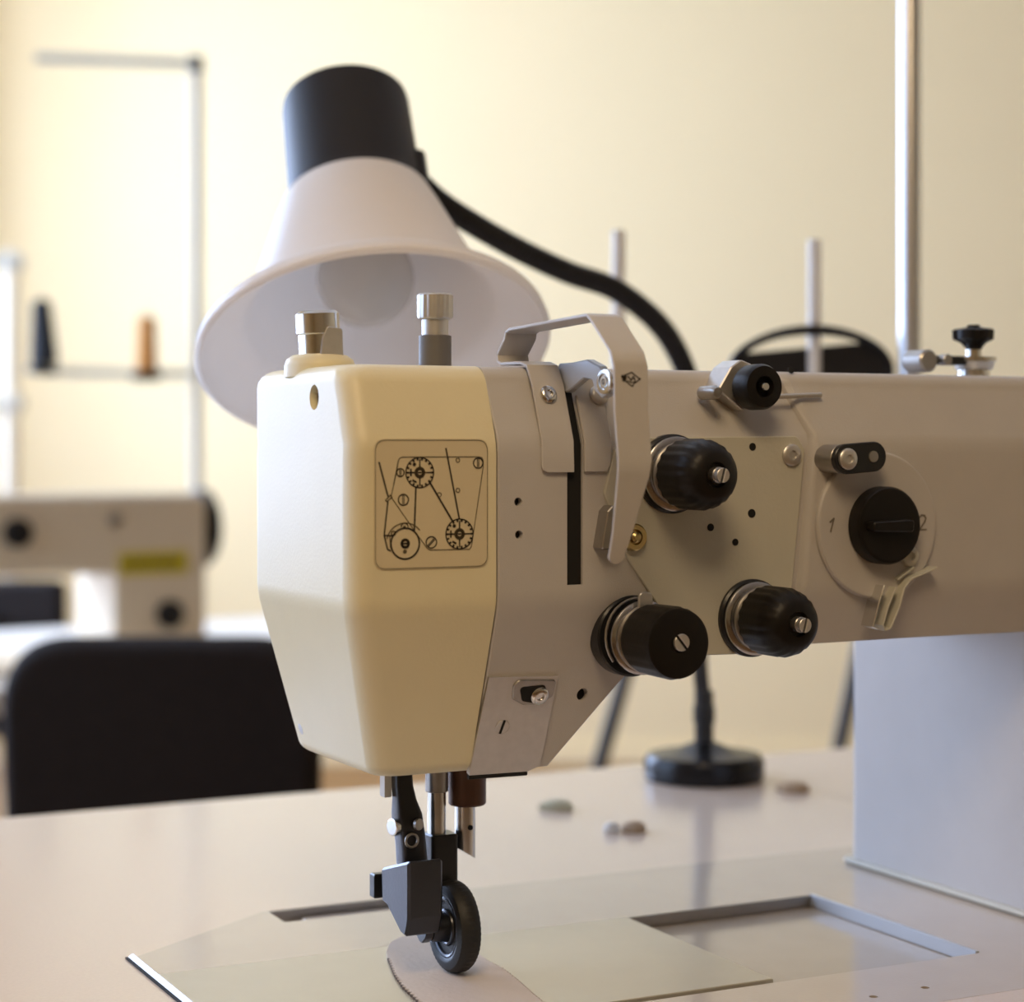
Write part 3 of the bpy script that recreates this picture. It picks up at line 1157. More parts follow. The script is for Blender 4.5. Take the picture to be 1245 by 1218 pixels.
# --- fittings on top of the head
YTOP = 0.012
p = A.on(389, 440, 'y', YTOP)
bm = bmesh.new()
lathe(bm, [(-.003, .0120), (.0010, .0120), (.0030, .0112), (.0044, .0092), (.0048, .0070)], (p.x, YTOP, ZT), (0, 0, 1), 36)
capo = obj('thread_post_base', bm, 'cream_paint', sm)
zt1 = A.on(388, 378, 'y', YTOP).z
bm = bmesh.new()
lathe(bm, [(.004, .0068), (zt1 - ZT - .008, .0068), (zt1 - ZT - .0075, .0074), (zt1 - ZT - .001, .0074), (zt1 - ZT, .0064), (zt1 - ZT, .0044), (zt1 - ZT - .003, .004)], (p.x, YTOP, ZT), (-.05, 0, 1), 32)
obj('chrome_cap', bm, 'steel', capo)
q = A.on(400, 413, 'y', YTOP - .0075)
bm = bmesh.new()
prism(bm, rounded([(q.x - .003, q.z - .006), (q.x + .0052, q.z - .006), (q.x + .0048, q.z + .0040), (q.x - .0006, q.z + .0045), (q.x - .0022, q.z + .001)], .001), XZ, YTOP - .0060, YTOP - .0078, .0003)
obj('cap_clip', bm, 'brushed', capo)
YS2 = 0.004
p = A.on(529, 440, 'y', YS2)
zt2 = A.on(529, 357, 'y', YS2).z
H2 = zt2 - ZT
bm = bmesh.new()
lathe(bm, [(-.004, .0056), (H2 - .0145, .0056), (H2 - .0142, .0048)], (p.x, YS2, ZT), (0, 0, 1), 30)
reg = obj('pressure_sleeve', bm, 'grey_plastic', sm)
bm = bmesh.new()
lathe(bm, [(H2 - .0145, .0046), (H2 - .0090, .0046), (H2 - .0086, .0058), (H2 - .0078, .0062), (H2 - .0006, .0062), (H2, .0055)], (p.x, YS2, ZT), (0, 0, 1), 64, knurl=(3, 4, .00025, 2))
obj('pressure_screw', bm, 'brushed', reg)

# --- thumbscrew, bracket and rod clamp on top of the arm
YK = 0.0
p = A.on(1184, 462, 'y', YK)
zk = A.on(1184, 400, 'y', YK).z
bm = bmesh.new()
lathe(bm, [(-.003, .0062), (.0035, .0062), (.0040, .0074), (.0066, .0080), (.0070, .0088), (.0086, .0088), (.0090, .0030), (.0120, .0030)], (p.x, YK, ZT), (0, 0, 1), 32)
th_ = obj('clamp_post', bm, 'steel', sm)
h0 = zk - ZT
bm = bmesh.new()
lathe(bm, [(.0110, .0028), (h0 - .0075, .0032), (h0 - .0055, .0050), (h0 - .0040, .0082), (h0 - .0005, .0084), (h0, .0072), (h0 + .0006, .0030), (h0 + .0016, .0022)], (p.x, YK, ZT), (0, 0, 1), 40, knurl=(2, 6, .0016, 4))
obj('star_knob', bm, 'black_plastic', th_)
a1 = A.on(1180, 440, 'y', YK); a0 = A.on(1118, 436, 'y', YK)
bm = bmesh.new()
box(bm, a0.x + .004, a1.x, YK - .004, YK + .004, a0.z - .0022, a0.z + .0012, .0006)
obj('clamp_arm', bm, 'black_metal', th_)
bm = bmesh.new()
cyl(bm, (a0.x, YK - .006, a0.z - .001), (a0.x, YK + .006, a0.z - .001), .0044, 22, .0008)
cyl(bm, (a0.x + .008, YK - .0075, a0.z - .0005), (a0.x + .008, YK - .003, a0.z - .0005), .0022, 14, .0004)
obj('clamp_pivot', bm, 'dull_steel', th_)

# --- presser bar, needle bar and roller foot
YN = 0.010
p = A.on(531, 960, 'y', YN)
zlow = A.on(531, 1016, 'y', YN).z
bm = bmesh.new()
cyl(bm, (p.x, YN, zlow), (p.x, YN, 0.08), .0032, 24)
pbar = obj('presser_bar', bm, 'steel', sm)
bm = bmesh.new()
zc = A.on(531, 962, 'y', YN).z
cyl(bm, (p.x, YN, zc), (p.x, YN, 0.08), .0040, 24, .0003)
obj('bar_bushing', bm, 'dull_steel', pbar)
q = A.on(535, 1012, 'y', YN); q2 = A.on(535, 1074, 'y', YN)
bm = bmesh.new()
prism(bm, rrect(q.x - .0050, q.x + .0050, YN - .0048, YN + .0048, .0016, 4), XY, q2.z, q.z, .0005)
obj('bar_block', bm, 'black_metal', pbar)
p = A.on(568, 960, 'y', YN)
zc = A.on(568, 982, 'y', YN - .006).z; ze = A.on(568, 1040, 'y', YN).z
bm = bmesh.new()
lathe(bm, [(0, .0060), (.0006, .0066), (.02, .0066)], (p.x, YN, zc), (0, 0, 1), 30)
nb = obj('needle_bar_collar', bm, 'brown_collar', sm)
bm = bmesh.new()
bmx = p.x - .0008
secs = []
for z, sl in ((zc + .003, 0), (ze + .006, 0), (ze, .0022)):
    secs.append([(bmx + .0036 * math.cos(t), YN + .0036 * math.sin(t), z + sl * .5 - (sl * math.cos(t) if sl else 0) + 0) for t in [2 * PI * i / 24 for i in range(24)]])
loft(bm, secs)
clampn = obj('needle_clamp', bm, 'steel', nb)
qh = A.on(572, 1006, 'y', YN - .0036)
bm = bmesh.new()
lathe(bm, [(0, .0009), (.0012, .0009)], (qh.x - .0002, YN - .0028, qh.z), (.15, -1, 0), 14)
obj('needle_hole', bm, 'hole', nb)
# small white stop left of the linkage
q = A.on(469, 956, 'y', YN)
bm = bmesh.new()
box(bm, q.x - .0013, q.x + .0013, YN - .002, YN + .002, q.z - .0035, 0.078, .0003)
obj('stop_pin', bm, 'white_plastic', sm)

# the jointed black link that carries the roller
YR = 0.006
def lk(px, py):
    q = A.on(px, py, 'y', YR)
    return q
bm = bmesh.new()
secs = []
for pxl, pxr, py in ((476, 501, 938), (476, 502, 955), (477, 506, 972), (476, 513, 990), (477, 515, 1004), (480, 514, 1012)):
    a1, b1 = lk(pxl, py), lk(pxr, py)
    xm, hw = (a1.x + b1.x) / 2, (b1.x - a1.x) / 2 * .80
    secs.append([(x, y, a1.z) for x, y in rrect(xm - hw, xm + hw, YR - hw * .95, YR + hw * .95, hw * .45, 4)])
loft(bm, secs)
lnk = obj('foot_link', bm, 'black_metal', sm)
bm = bmesh.new()
secs = []
for pxl, pxr, py in ((480, 514, 1000), (479, 516, 1010), (481, 518, 1030), (482, 520, 1052)):
    a1, b1 = lk(pxl, py), lk(pxr, py)
    xm, hw = (a1.x + b1.x) / 2, (b1.x - a1.x) / 2 * .80
    secs.append([(x, y, a1.z) for x, y in rrect(xm - hw, xm + hw, YR - hw * .9, YR + hw * .9, hw * .4, 4)])
loft(bm, secs)
obj('lower_link', bm, 'blue_steel', lnk)
# joint pins
q = A.on(484, 1004, 'y', YR)
xl_ = lk(478, 1004).x
bm = bmesh.new()
lathe(bm, [(0, .0030), (.0016, .0030), (.0020, .0024)], (xl_ + .0006, YR - .001, q.z), (-1, -.25, 0), 20)
obj('joint_pin', bm, 'steel', lnk)
q = A.on(510, 1002, 'y', YR - .0055)
bm = bmesh.new()
lathe(bm, [(0, .0020), (.0012, .0020), (.0015, .0014)], (q.x - .0006, YR - .0048, q.z), (.4, -1, 0), 16)
obj('joint_pin', bm, 'dull_steel', lnk)
q = A.on(501, 1022, 'y', YR - .0055)
bm = bmesh.new()
torus(bm, (q.x, YR - .0052, q.z), (0, -1, 0), .0022, .0005, 24, 8)
obj('joint_ring', bm, 'dull_steel', lnk)

# yoke block: side profile in YZ, extruded along x
XY0 = A.on(497, 1095, 'y', -.010).x
f0 = A.on(497, 1046, 'y', -.010)
fb = A.on(505, 1136, 'y', -.006)
bk0 = A.on(463, 1055, 'x', XY0); bk1 = A.on(464, 1096, 'x', XY0)
ftop = (-.0095, f0.z - .0004)
XY1 = A.on(539, 1060, 'y', -.0095).x
bm = bmesh.new()
prof = rounded([(ftop[0], ftop[1]), (-.0095, fb.z + .006), (-.0070, fb.z - .0004), (-.0030, fb.z), (bk1.y - .004, bk1.z - .0005), (bk1.y, bk1.z), (bk0.y, bk0.z)], [.0012, .003, .002, .003, .004, .001, .001], 4)
prism(bm, prof, YZ, XY0, XY1, .0009)
yoke = obj('roller_yoke', bm, 'blue_steel', sm)
cb = bmesh.new()
box(cb, XY0 + .0022, XY1 - .0020, -.0070, bk0.y - .0018, ftop[1] - .012, ftop[1] + .02)
carve(yoke, [cb])
bm = bmesh.new()
pa, pb = A.on(452, 1060, 'x', XY0), A.on(461, 1094, 'x', XY0)
box(bm, XY0 - .0010, XY1 - .003, pb.y + .0022, pb.y + .0060, pb.z, pa.z, .0005)
obj('yoke_clip', bm, 'black_metal', yoke)

# roller
WR = 0.0156
WC = A.on(556, 1133, 'x', 0.0)
wx = -0.0026
bm = bmesh.new()
tread = [(-.0026, WR - .0062), (-.0038, WR - .0050), (-.0042, WR - .0036), (-.0036, WR - .0013), (-.0020, WR - .0002), (0, WR), (.0020, WR - .0002), (.0036, WR - .0013), (.0040, WR - .0036), (.0026, WR - .0062)]
WZ = WR + .0017
WYc = 0.0
lathe(bm, tread, (wx, WYc, WZ), (1, 0, 0), 96, knurl=(3, 7, .0003, 1), cap=True)
wheel = obj('roller_wheel', bm, 'rubber', sm)
bm = bmesh.new()
for rr, rw in ((.0098, .0009), (.0055, .0008)):
    torus(bm, (wx - .0028, WYc, WZ), (1, 0, 0), rr, rw, 40, 8)
lathe(bm, [(XY1 - .0008 - wx, .0042), (-.0040, .0048), (-.0022, .0048)], (wx, WYc, WZ), (1, 0, 0), 32)
obj('roller_hub', bm, 'blue_steel', wheel)
bm = bmesh.new()
cyl(bm, (XY1 - .004, WYc, WZ), (wx + .0035, WYc, WZ), .0022, 18, .0003)
obj('roller_axle', bm, 'dull_steel', wheel)
bm = bmesh.new()                            # arm from the yoke down to the axle
prism(bm, rounded([(-.009, fb.z + .012), (.004, fb.z + .012), (.0042, WZ - .002), (0, WZ - .0048), (-.0044, WZ - .002)], .0025), YZ, XY1 - .0042, XY1 - .0012, .0004)
obj('yoke_arm', bm, 'blue_steel', yoke)

# ------------------------------------------------------------------ piece of leather under the roller
def pinked(pts, tooth, depth):
    out = []
    for p, q in zip(pts, pts[1:]):
        p, q = Vector(p), Vector(q)
        L = (q - p).length
        k = max(1, round(L / tooth))
        d = (q - p) / k
        nrm = Vector((d.y, -d.x)).normalized()
        for i in range(k):
            out.append(tuple(p + d * i))
            out.append(tuple(p + d * (i + .5) + nrm * depth))
    out.append(tuple(pts[-1]))
    return out


lz = 0.0006
LP = lambda px, py: A.on(px, py, 'z', lz).xy
left = [LP(*q) for q in ((560, 1262), (528, 1240), (505, 1218), (489, 1203), (479, 1188), (471, 1168))]
topc = [LP(*q) for q in ((470, 1160), (474, 1150), (486, 1143), (505, 1140), (530, 1141), (560, 1150), (580, 1162))]
right = [LP(*q) for q in ((592, 1170), (612, 1180), (630, 1194), (650, 1212), (690, 1244))]
outline = pinked(left, .0030, .0013) + [tuple(q) for q in topc] + pinked(right, .0024, .0009)
bm = bmesh.new()
prism(bm, outline, XY, lz + .0001, lz + .0012)
leather = obj('leather_scrap', bm, 'leather')
leather.location = MO
leather.rotation_euler = (0, 0, TH)
tag(leather, 'small pinkish-beige leather piece with pinked zigzag edges under the black roller', 'leather piece')
bm = bmesh.new()                            # dark strip painting in the shaded sides of the left teeth
lo = [Vector(q) for q in pinked(left, .0030, .0013)]
for q, q2 in zip(lo, lo[1:]):
    nn = Vector(((q2 - q).y, -(q2 - q).x)).normalized() * .00045
    quad = [q, q2, q2 + nn, q + nn]
    prism(bm, [tuple(k) for k in quad], XY, lz + .0001, lz + .0009)
e_ = obj('tooth_shadow', bm, 'leather_shadow', leather, wn=False)
e_['label'] = 'dark zigzag strip, painted shade of the teeth'
e_['kind'] = 'stuff'

# scraps on the table behind the head
def scrap(px, py, wpx, m, label, cat, shape):
    p = WORLD.on(px, py, 'z', 0.7502)
    r = wpx / 2 * p.y / F_PX
    bm = bmesh.new()
    rnd = random.Random(px)
    poly = [(r * math.cos(t) * rnd.uniform(.8, 1.1), r * .8 * math.sin(t) * rnd.uniform(.8, 1.1)) for t in [2 * PI * i / shape for i in range(shape)]]
    secs = [[(x * k, y * k, z) for x, y in poly] for z, k in ((0, .95), (.002, 1.0), (.004, .8), (.005, .4))]
    loft(bm, secs)
    o = obj(cat.replace(' ', '_'), bm, m, angle=60)
    o.location = (p.x, p.y, 0.7501)
    return tag(o, label, cat)


M['scrap_green'] = mat('scrap_green', (0.46, 0.45, 0.33), 0.7)
M['scrap_brown'] = mat('scrap_brown', (0.42, 0.30, 0.19), 0.7)
scrap(678, 984, 46, 'scrap_green', 'dull green-beige thread scrap lying flattest and farthest left on the table', 'thread scrap', 9)
scrap(744, 1012, 24, 'white_plastic', 'tiny white pellet on the table beside the brown scrap', 'pellet', 10)
scrap(772, 1011, 34, 'scrap_brown', 'small brown fabric scrap on the table right of the white pellet', 'fabric scrap', 8)
scrap(966, 962, 46, 'scrap_brown', 'grey-brown fabric scrap beside the round black lamp base', 'fabric scrap', 9)

# ------------------------------------------------------------------ work lamp
lamp = empty('work_lamp', WORLD.on(856, 946, 'z', 0.7502))
tag(lamp, 'gooseneck work lamp with white bell shade, black socket and round black base', 'lamp')
L0 = lamp.location.copy()
bm = bmesh.new()
rbse = 73 * L0.y / F_PX
lathe(bm, [(0, rbse * .97), (.002, rbse), (.010, rbse), (.0135, rbse * .93), (.0150, rbse * .55), (.0185, rbse * .30), (.0200, rbse * .18)], (0, 0, 0), (0, 0, 1), 56)
M['gloss_black'] = mat('gloss_black', (0.008, 0.008, 0.010), 0.26, spec=0.3)
obj('lamp_base', bm, 'gloss_black', lamp)


def lampp(px, py, d):
    return WORLD.far(px, py, d) - L0


stem = [V(0, 0, .018), V(0, 0, .045)]
bm = bmesh.new()
cyl(bm, (0, 0, .018), (0, 0, .048), .0052, 20, .0005)
cyl(bm, (0, 0, .030), (0, 0, .040), .0060, 20, .0008)
obj('stem_collar', bm, 'black_metal', lamp)
g1 = lampp(851, 800, L0.y)
bm = bmesh.new()
tube(bm, smooth_path([(0, 0, .04), g1, lampp(851, 700, L0.y), lampp(849, 600, L0.y), lampp(846, 530, L0.y - .005)], 6), .0042, 16)
obj('stem', bm, 'black_metal', lamp)
gp = [lampp(846, 535, L0.y - .004), lampp(843, 490, L0.y - .01), lampp(829, 440, L0.y - .02), lampp(800, 393, L0.y - .04), lampp(748, 352, L0.y - .06), lampp(690, 331, L0.y - .08), lampp(630, 303, L0.y - .10), lampp(575, 272, L0.y - .115), lampp(535, 246, L0.y - .13), lampp(508, 222, L0.y - .145)]
bm = bmesh.new()
tube(bm, smooth_path(gp, 26), .0060, 14, ribs=.07)
obj('gooseneck', bm, 'black_plastic', lamp)
# shade
DL = 0.865
rimc = lampp(455, 427, DL)
los = Vector(((455 - MID) / F_PX, 1, (HORIZON - 427) / F_PX)).normalized()
upi = Vector((-0.118, 0, 0.993))
upi = (upi - los * upi.dot(los)).normalized()
ca_ = 0.536
axis = (upi * math.sqrt(1 - ca_ ** 2) + los * ca_).normalized()
RR = 217 * DL / F_PX
kpx = DL / F_PX
prof_o = [(-.001, RR - .0006), (0, RR), (.004, RR - .0008), (.0095, RR - .0075), (.014, RR - .014), (.0165, 164 * kpx), (.020, 154 * kpx), (.045, 130 * kpx), (.070, 105 * kpx), (.079, 95 * kpx), (.082, 84 * kpx)]
thk = .0016
prof_i = [(t - .0008, r - thk) for t, r in prof_o[::-1]]
bm = bmesh.new()
lathe(bm, prof_o + prof_i, rimc, axis, 72, cap=False)
bmesh.ops.remove_doubles(bm, verts=bm.verts, dist=1e-7)
shade = obj('lamp_shade', bm, 'shade', lamp, angle=40)
bm = bmesh.new()
t0 = .078
t1 = t0 + .0590
lathe(bm, [(t0 - .004, 80 * kpx), (t0, 90 * kpx), (t0 + .003, 91 * kpx), (t0 + .008, 86 * kpx), (t1 - .004, 83.5 * kpx), (t1 - .0008, 82 * kpx), (t1, 78 * kpx), (t1 + .0005, 30 * kpx)], rimc, axis, 56)
sock = obj('lamp_socket', bm, 'socket', lamp)
side = lampp(510, 200, DL + .045)
bm = bmesh.new()
cq = rimc + axis * (t0 + .012)
dirv = (side - cq); dirv -= axis * dirv.dot(axis); dirv.normalize()
cyl(bm, cq + dirv * (80 * kpx) - axis * .009, cq + dirv * (80 * kpx) + axis * .011, .0055, 20, .001)
obj('neck_mount', bm, 'socket', sock)
bm = bmesh.new()
bc = rimc + axis * .042
lathe(bm, [(.020, .011), (.014, .0115)] + [(-.004 + .0215 * math.cos(t), .0215 * math.sin(t) + .0001) for t in [math.radians(35 + 145 * k / 16) for k in range(17)]], bc, axis, 36)
M['bulb_glass'] = mat('bulb_glass', (0.62, 0.60, 0.57), 0.25)
obj('light_bulb', bm, 'bulb_glass', lamp)

# ------------------------------------------------------------------ thread stand behind the arm
pr_ = WORLD.on(1106, 940, 'z', 0.7502)
stand = empty('thread_stand', pr_)
tag(stand, 'thread stand behind the machine arm: thick chrome rod with two pale spool pins', 'thread stand')
D2 = pr_.y
sp = lambda px, py, d=D2: WORLD.far(px, py, d) - pr_
bm = bmesh.new()
cyl(bm, (0, 0, 0), (0, 0, .62), .0060, 28)
obj('rod', bm, 'rod', stand)
bm = bmesh.new()
lathe(bm, [(0, .019), (.003, .019), (.005, .015), (.006, .010), (.020, .0085)], (0, 0, 0), (0, 0, 1), 32)
obj('rod_base', bm, 'black_metal', stand)
zbar = sp(990, 520).z
p0, p1 = sp(752, 520, D2 + .02), sp(990, 520, D2 + .015)
bm = bmesh.new()
tube(bm, [(0, 0, zbar), (p1.x, p1.y, zbar), (p0.x - .01, p0.y, zbar)], .004, 12)
obj('cross_arm', bm, 'alu', stand)
for px, py in ((752, 280), (990, 291)):
    t_ = sp(px, py, D2 + .017)
    bm = bmesh.new()
    cyl(bm, (t_.x, t_.y, zbar), t_, .0038, 16, .0008)
    obj('spool_pin', bm, 'white_plastic', stand)
# black spool rest with an open, arched rim
cdc = sp(985, 452, D2 + .021)
s_ = D2 / F_PX
ax_t = Vector((0.02, 0.86, 0.5)).normalized()
bm = bmesh.new()
Rr = .0440
a, u, v = basis(ax_t)
secs = []
for i in range(41):
    th = 2 * PI * i / 40
    d = Vector((math.cos(th), 0, math.sin(th) * .55))
    q = cdc + Vector((d.x * 98 * s_, -d.z * .02, d.z * 92 * s_))
    rr_ = 6.5 * s_
    secs.append([q + d.normalized() * rr_ * math.cos(2 * PI * k / 8) + Vector((0, 1, 0)) * rr_ * math.sin(2 * PI * k / 8) for k in range(8)])
loft(bm, secs, cap=False)
bmesh.ops.remove_doubles(bm, verts=bm.verts, dist=1e-6)
rest = obj('spool_rest_rim', bm, 'black_plastic', stand)
bm = bmesh.new()
poly = [(98 * s_ * math.cos(t), 92 * .55 * s_ * math.sin(t)) for t in [math.radians(46) - math.radians(252) * i / 24 for i in range(25)]]
prism(bm, poly, lambda x, z, w_: cdc + Vector((x, w_, z)), -.004, .004, .001)
obj('spool_rest_dish', bm, 'black_plastic', rest)

# ------------------------------------------------------------------ tubular frame with slanting legs beyond the table
D3 = 2.0
fr_ = empty('tubular_trestle', (WORLD.far(900, 540, D3).x, D3, 0))
tag(fr_, 'dark grey tubular frame whose two slanting legs show below the machine arm', 'trestle')
fo = fr_.location.copy()
for (xa, ya, xb, yb) in ((767, 795, 728, 933), (1044, 795, 1017, 925)):
    a1, b1 = WORLD.far(xa, ya, D3), WORLD.far(xb, yb, D3)
    d = (b1 - a1)
    ft = a1 + d * (a1.z / -d.z)
    tp = a1 - d * ((0.86 - a1.z) / d.z * -1)
    tp = a1 + d * ((0.85 - a1.z) / d.z)
    bm = bmesh.new()
    tube(bm, [ft - fo + V(0, 0, .001), tp - fo], .0078, 16)
    obj('leg', bm, 'trestle', fr_)
    if xa < 800:
        tl = tp
bm = bmesh.new()
tube(bm, [tl - fo, tp - fo], .0078, 16)
obj('top_bar', bm, 'chair_frame', fr_)

# ------------------------------------------------------------------ chairs
def chair(name, label, px0, px1, py_top, d, zbot, th, rz=0.0, seat_side=-1):
    xm = ((px0 + px1) / 2 - MID) / F_PX * d
    hw = (px1 - px0) / 2 / F_PX * d
    zt = CAM_Z + (HORIZON - py_top) / F_PX * d
    c = empty(name, (xm, d, 0), rz)
    tag(c, label, 'chair', None)
    r = min(hw, (zt - zbot) / 2) * .42
    poly = rrect(-hw, hw, zbot, zt, r, 10)
    poly = [(x * (1 - .07 * max(0, (zt - .08 - z)) / max(.05, zt - zbot)), z) for x, z in poly]
    bm = bmesh.new()
    secs = []
    for k, ins in ((-1, .85), (-.85, .93), (-.4, .985), (0, 1), (.4, .985), (.85, .93), (1, .85)):
        secs.append([(x * (1 - (1 - ins) * th / hw * 2), k * th / 2 + .12 * hw * (x / hw) ** 2 * -seat_side * -.3, zbot + (zt - zbot) / 2 + (z - zbot - (zt - zbot) / 2) * (1 - (1 - ins) * th / (zt - zbot) * 4)) for x, z in poly])
    loft(bm, secs)
    obj('backrest', bm, 'fabric_dark', c, angle=60)
    bm = bmesh.new()
    sy = seat_side * .24
    prism(bm, rrect(-.20, .20, sy - .20, sy + .20, .07, 8), XY, .42, .475, .015)
    obj('seat', bm, 'fabric_dark', c)
    bm = bmesh.new()
    tube(bm, smooth_path([(0, -seat_side * (th / 2 + .004), zbot + (zt - zbot) * .4), (0, -seat_side * (th / 2 + .008), zbot - .02), (0, -seat_side * (th / 2), .46), (0, sy * .5, .412), (0, sy, .412)], 6), .013, 12)
    obj('back_support', bm, 'chair_frame', c)
    bm = bmesh.new()
    cyl(bm, (0, sy, .10), (0, sy, .418), .022, 20)
    obj('gas_column', bm, 'chair_frame', c)
    for k in range(5):
        a_ = 2 * PI * k / 5 + .3
        bm = bmesh.new()
        tube(bm, [(0, sy, .10), (.25 * math.cos(a_), sy + .25 * math.sin(a_), .062)], [.018, .012], 10)
        lg = obj('leg', bm, 'chair_frame', c)
        bm = bmesh.new()
        e_ = V(.25 * math.cos(a_), sy + .25 * math.sin(a_), .0255)
        t_ = V(-math.sin(a_), math.cos(a_), 0)
        cyl(bm, e_ - t_ * .012, e_ + t_ * .012, .025, 20, .003)
        obj('caster', bm, 'black_plastic', lg)
    return c


chair('task_chair', 'large dark charcoal upholstered chair back just behind the front table', 2, 393, 773, 1.75, .48, .05, 0, 1)

# ------------------------------------------------------------------ second sewing station in the background
B = Frame(((195 - MID) / F_PX * 2.5, 2.5, 0.66), math.radians(33))
TZ = 0.66
ft_ = empty('far_table', (B.o.x, B.o.y, 0), B.ang)
tag(ft_, 'pale background sewing table behind the dark chair at left', 'table')
bm = bmesh.new()
box(bm, -.75, .42, -.17, .52, TZ - .03, TZ, .003)
obj('table_top', bm, 'far_table', ft_)
for sx in (-.68, .35):
    for sy in (-.12, .46):
        bm = bmesh.new()
        box(bm, sx - .02, sx + .02, sy - .02, sy + .02, 0, TZ - .03, .003)
        obj('leg', bm, 'alu', ft_)
chair('task_chair', 'dark chair back seen through the throat of the background sewing machine', -90, 81, 704, 3.45, .60, .05, 0, 1)

fm = empty('sewing_machine', (B.o.x, B.o.y, TZ + .0005), B.ang)
tag(fm, 'beige lockstitch sewing machine in the left background with yellow label and black handwheel', 'sewing machine')
FB = Frame((B.o.x, B.o.y, TZ), B.ang)
y0 = 0.0
bx = lambda px, py: FB.on(px, py, 'y', y0)
a1, a2 = bx(-190, 606), bx(252, 690)
c1, c2 = bx(139, 690), bx(252, 690)
bm = bmesh.new()
prism(bm, rounded([(a1.x, a2.z), (c1.x, a2.z - .004), (a2.x, a2.z - .004), (a2.x, a1.z), (a1.x, a1.z)], [.006, .012, .004, .014, .012]), XZ, y0, .115, .006)
arm2 = obj('arm_housing', bm, 'far_paint', fm)
bm = bmesh.new()
prism(bm, rounded([(c1.x, y0), (c2.x, y0), (c2.x, .135), (c1.x, .135)], .008), XY, 0.001, a2.z + .004)
obj('column', bm, 'far_paint', fm)
bm = bmesh.new()
box(bm, a1.x - .03, c2.x + .01, -.04, .17, 0, .006, .001)
obj('bed_plate', bm, 'far_paint', fm)
bm = bmesh.new()
prism(bm, rounded([(a1.x - .005, .06), (a1.x + .055, .06), (a1.x + .065, a2.z + .01), (a1.x - .005, a2.z + .01)], .006), XZ, y0 + .002, .10, .004)
obj('head', bm, 'far_paint', fm)
bm = bmesh.new()
cyl(bm, (a1.x + .03, .05, .008), (a1.x + .03, .05, .07), .004, 12)
obj('needle_bar', bm, 'steel', fm)
l1, l2 = bx(144, 672), bx(228, 697)
bm = bmesh.new()
box(bm, l1.x, l2.x, y0 - .0012, y0 + .0005, l2.z, l1.z)
lb = obj('yellow_label', bm, 'far_yellow', arm2)
bm = bmesh.new()
for k in range(7):
    u0 = l1.x + (l2.x - l1.x) * (.08 + .12 * k)
    zc_ = (l1.z + l2.z) / 2
    box(bm, u0, u0 + (l2.x - l1.x) * .07, y0 - .0016, y0 - .0010, zc_ - .0055, zc_ + .0055)
obj('label_print', bm, 'ink', lb)
for px, py, r in ((20, 648, 17), (205, 747, 17)):
    p = bx(px, py)
    bm = bmesh.new()
    rr = r * 2.5 / F_PX
    lathe(bm, [(-.002, rr), (.010, rr), (.013, rr * .9), (.016, rr * .6), (.0165, rr * .2)], (p.x, y0, p.z), seg=32)
    obj('stitch_dial' if px > 100 else 'tension_knob', bm, 'black_plastic', fm)
p = bx(140, 632)
bm = bmesh.new()
lathe(bm, [(-.001, .009), (.003, .009), (.004, .006)], (p.x, y0, p.z), seg=24)
obj('thread_guide', bm, 'dull_steel', fm)
p = bx(80, 612)
bm = bmesh.new()
lathe(bm, [(-.006, .006), (.006, .006), (.009, .003)], (p.x, .05, p.z), (0, 0, 1), seg=20)
obj('oil_cap', bm, 'dull_steel', fm)
hwp = FB.on(252, 655, 'y', .055)
bm = bmesh.new()
lathe(bm, [(0, .020), (.006, .030), (.007, .046), (.011, .050), (.020, .050), (.024, .046), (.025, .034), (.022, .020), (.030, .012), (.031, .004)], (a2.x + .001, .055, a1.z - .046), (1, 0, 0), 48)
obj('handwheel', bm, 'black_plastic', fm)

# thread stand of the far station
D4 = 2.78
sw = lambda px, py, d=D4: WORLD.far(px, py, d)
base_ = WORLD.far(238, 500, D4)
st2 = empty('thread_stand', (base_.x, base_.y, TZ + .0005))
tag(st2, 'tall pale metal thread stand in the left background with spool shelf and top bar', 'thread stand')
so = st2.location.copy()
ztop = sw(238, 78).z
bm = bmesh.new()
cyl(bm, (0, 0, 0), (0, 0, ztop - so.z), .0085, 20)
obj('post', bm, 'alu', st2)
bm = bmesh.new()
lathe(bm, [(0, .03), (.004, .03), (.007, .014), (.02, .012)], (0, 0, 0), (0, 0, 1), 24)
obj('post_base', bm, 'alu', st2)
bm = bmesh.new()
e1 = sw(44, 70) - so
tube(bm, [(0, -.004, ztop - so.z), e1], .0075, 12)
obj('top_bar', bm, 'stand_grey', st2)
bm = bmesh.new()
q = sw(235, 78) - so
lathe(bm, [(-.012, .007), (-.010, .011), (.010, .011), (.012, .007)], (0, 0, ztop - so.z), (0, 0, 1), 20)
obj('clamp_knob', bm, 'black_metal', st2)
zsh = sw(150, 455).z - so.z
bm = bmesh.new()
tube(bm, [(0, 0, zsh), sw(52, 452) - so], .0065, 12)
shelf = obj('spool_arm', bm, 'stand_grey', st2)
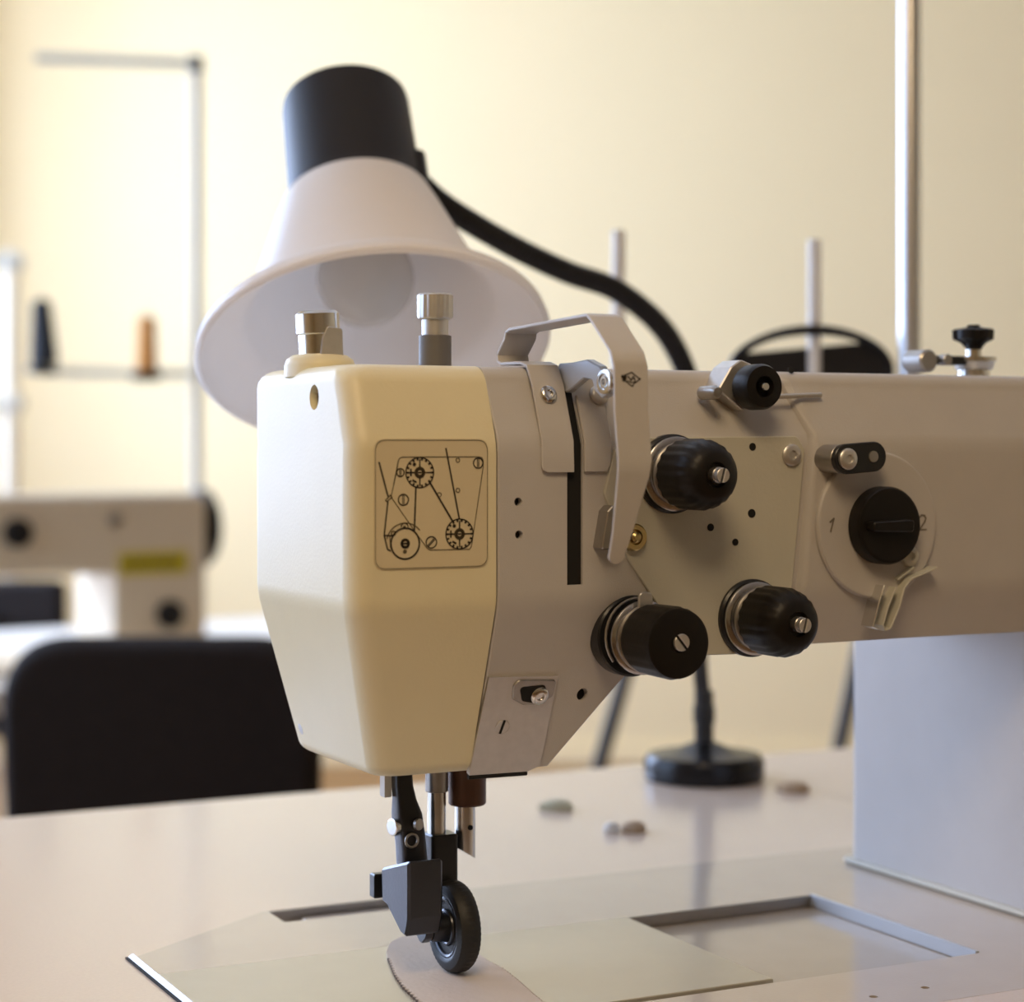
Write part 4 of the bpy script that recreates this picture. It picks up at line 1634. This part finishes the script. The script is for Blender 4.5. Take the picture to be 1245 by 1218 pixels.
for px, py in ((52, 447), (178, 455)):
    q = sw(px, py) - so
    bm = bmesh.new()
    lathe(bm, [(-.010, .010), (-.008, .022), (.002, .022), (.003, .016)], q, (0, 0, 1), 28)
    obj('spool_rest', bm, 'black_plastic', st2)


def spool(px, py0, py1, r0, r1, m, label, lean=0.0):
    q = sw(px, py0)
    o = empty('thread_cone', (q.x, q.y, q.z + .0046))
    h_ = sw(px, py1).z - q.z - .003
    k = D4 / F_PX
    bm = bmesh.new()
    n_ = 14
    prof = [(0, r0 * k * .9)]
    for i in range(n_ + 1):
        f = i / n_
        prof.append((.003 + (h_ - .008) * f, (r0 + (r1 - r0) * f) * k * (1 + (.03 if i % 2 else 0))))
    prof += [(h_ - .004, r1 * k * .6)]
    lathe(bm, prof, (0, 0, 0), (lean, 0, 1), 28)
    obj('thread', bm, m, o)
    bm = bmesh.new()
    lathe(bm, [(h_ - .0045, r1 * k * .55), (h_, r1 * k * .5), (h_, r1 * k * .3)], (0, 0, 0), (lean, 0, 1), 20)
    obj('cone_core', bm, m, o)
    tag(o, label, 'thread cone')


spool(54, 447, 364, 17, 11, 'thread_black', 'tall black cone of thread on the left end of the spool shelf', -.05)
spool(178, 455, 384, 13, 11, 'thread_orange', 'orange spool of thread on the right of the spool shelf')

# pale rack at the left edge of the view
D5 = 4.3
q = WORLD.far(12, 540, D5)
rk = empty('metal_rack', (q.x, q.y, 0))
tag(rk, 'blurred pale upright rack with two small brackets at the left edge', 'rack')
bm = bmesh.new()
cyl(bm, (0, 0, 0), (0, 0, CAM_Z + (HORIZON - 305) / F_PX * D5), .017, 20)
obj('post', bm, 'rack_paint', rk)
bm = bmesh.new()
lathe(bm, [(0, .12), (.01, .12), (.02, .05), (.03, .02)], (0, 0, 0), (0, 0, 1), 28)
obj('post_base', bm, 'rack_paint', rk)
for py, m in ((318, 'stand_grey'), (490, 'alu')):
    z = CAM_Z + (HORIZON - py) / F_PX * D5
    bm = bmesh.new()
    box(bm, -.03, .028, -.03, .02, z - .016, z + .016, .004)
    obj('bracket', bm, m, rk)
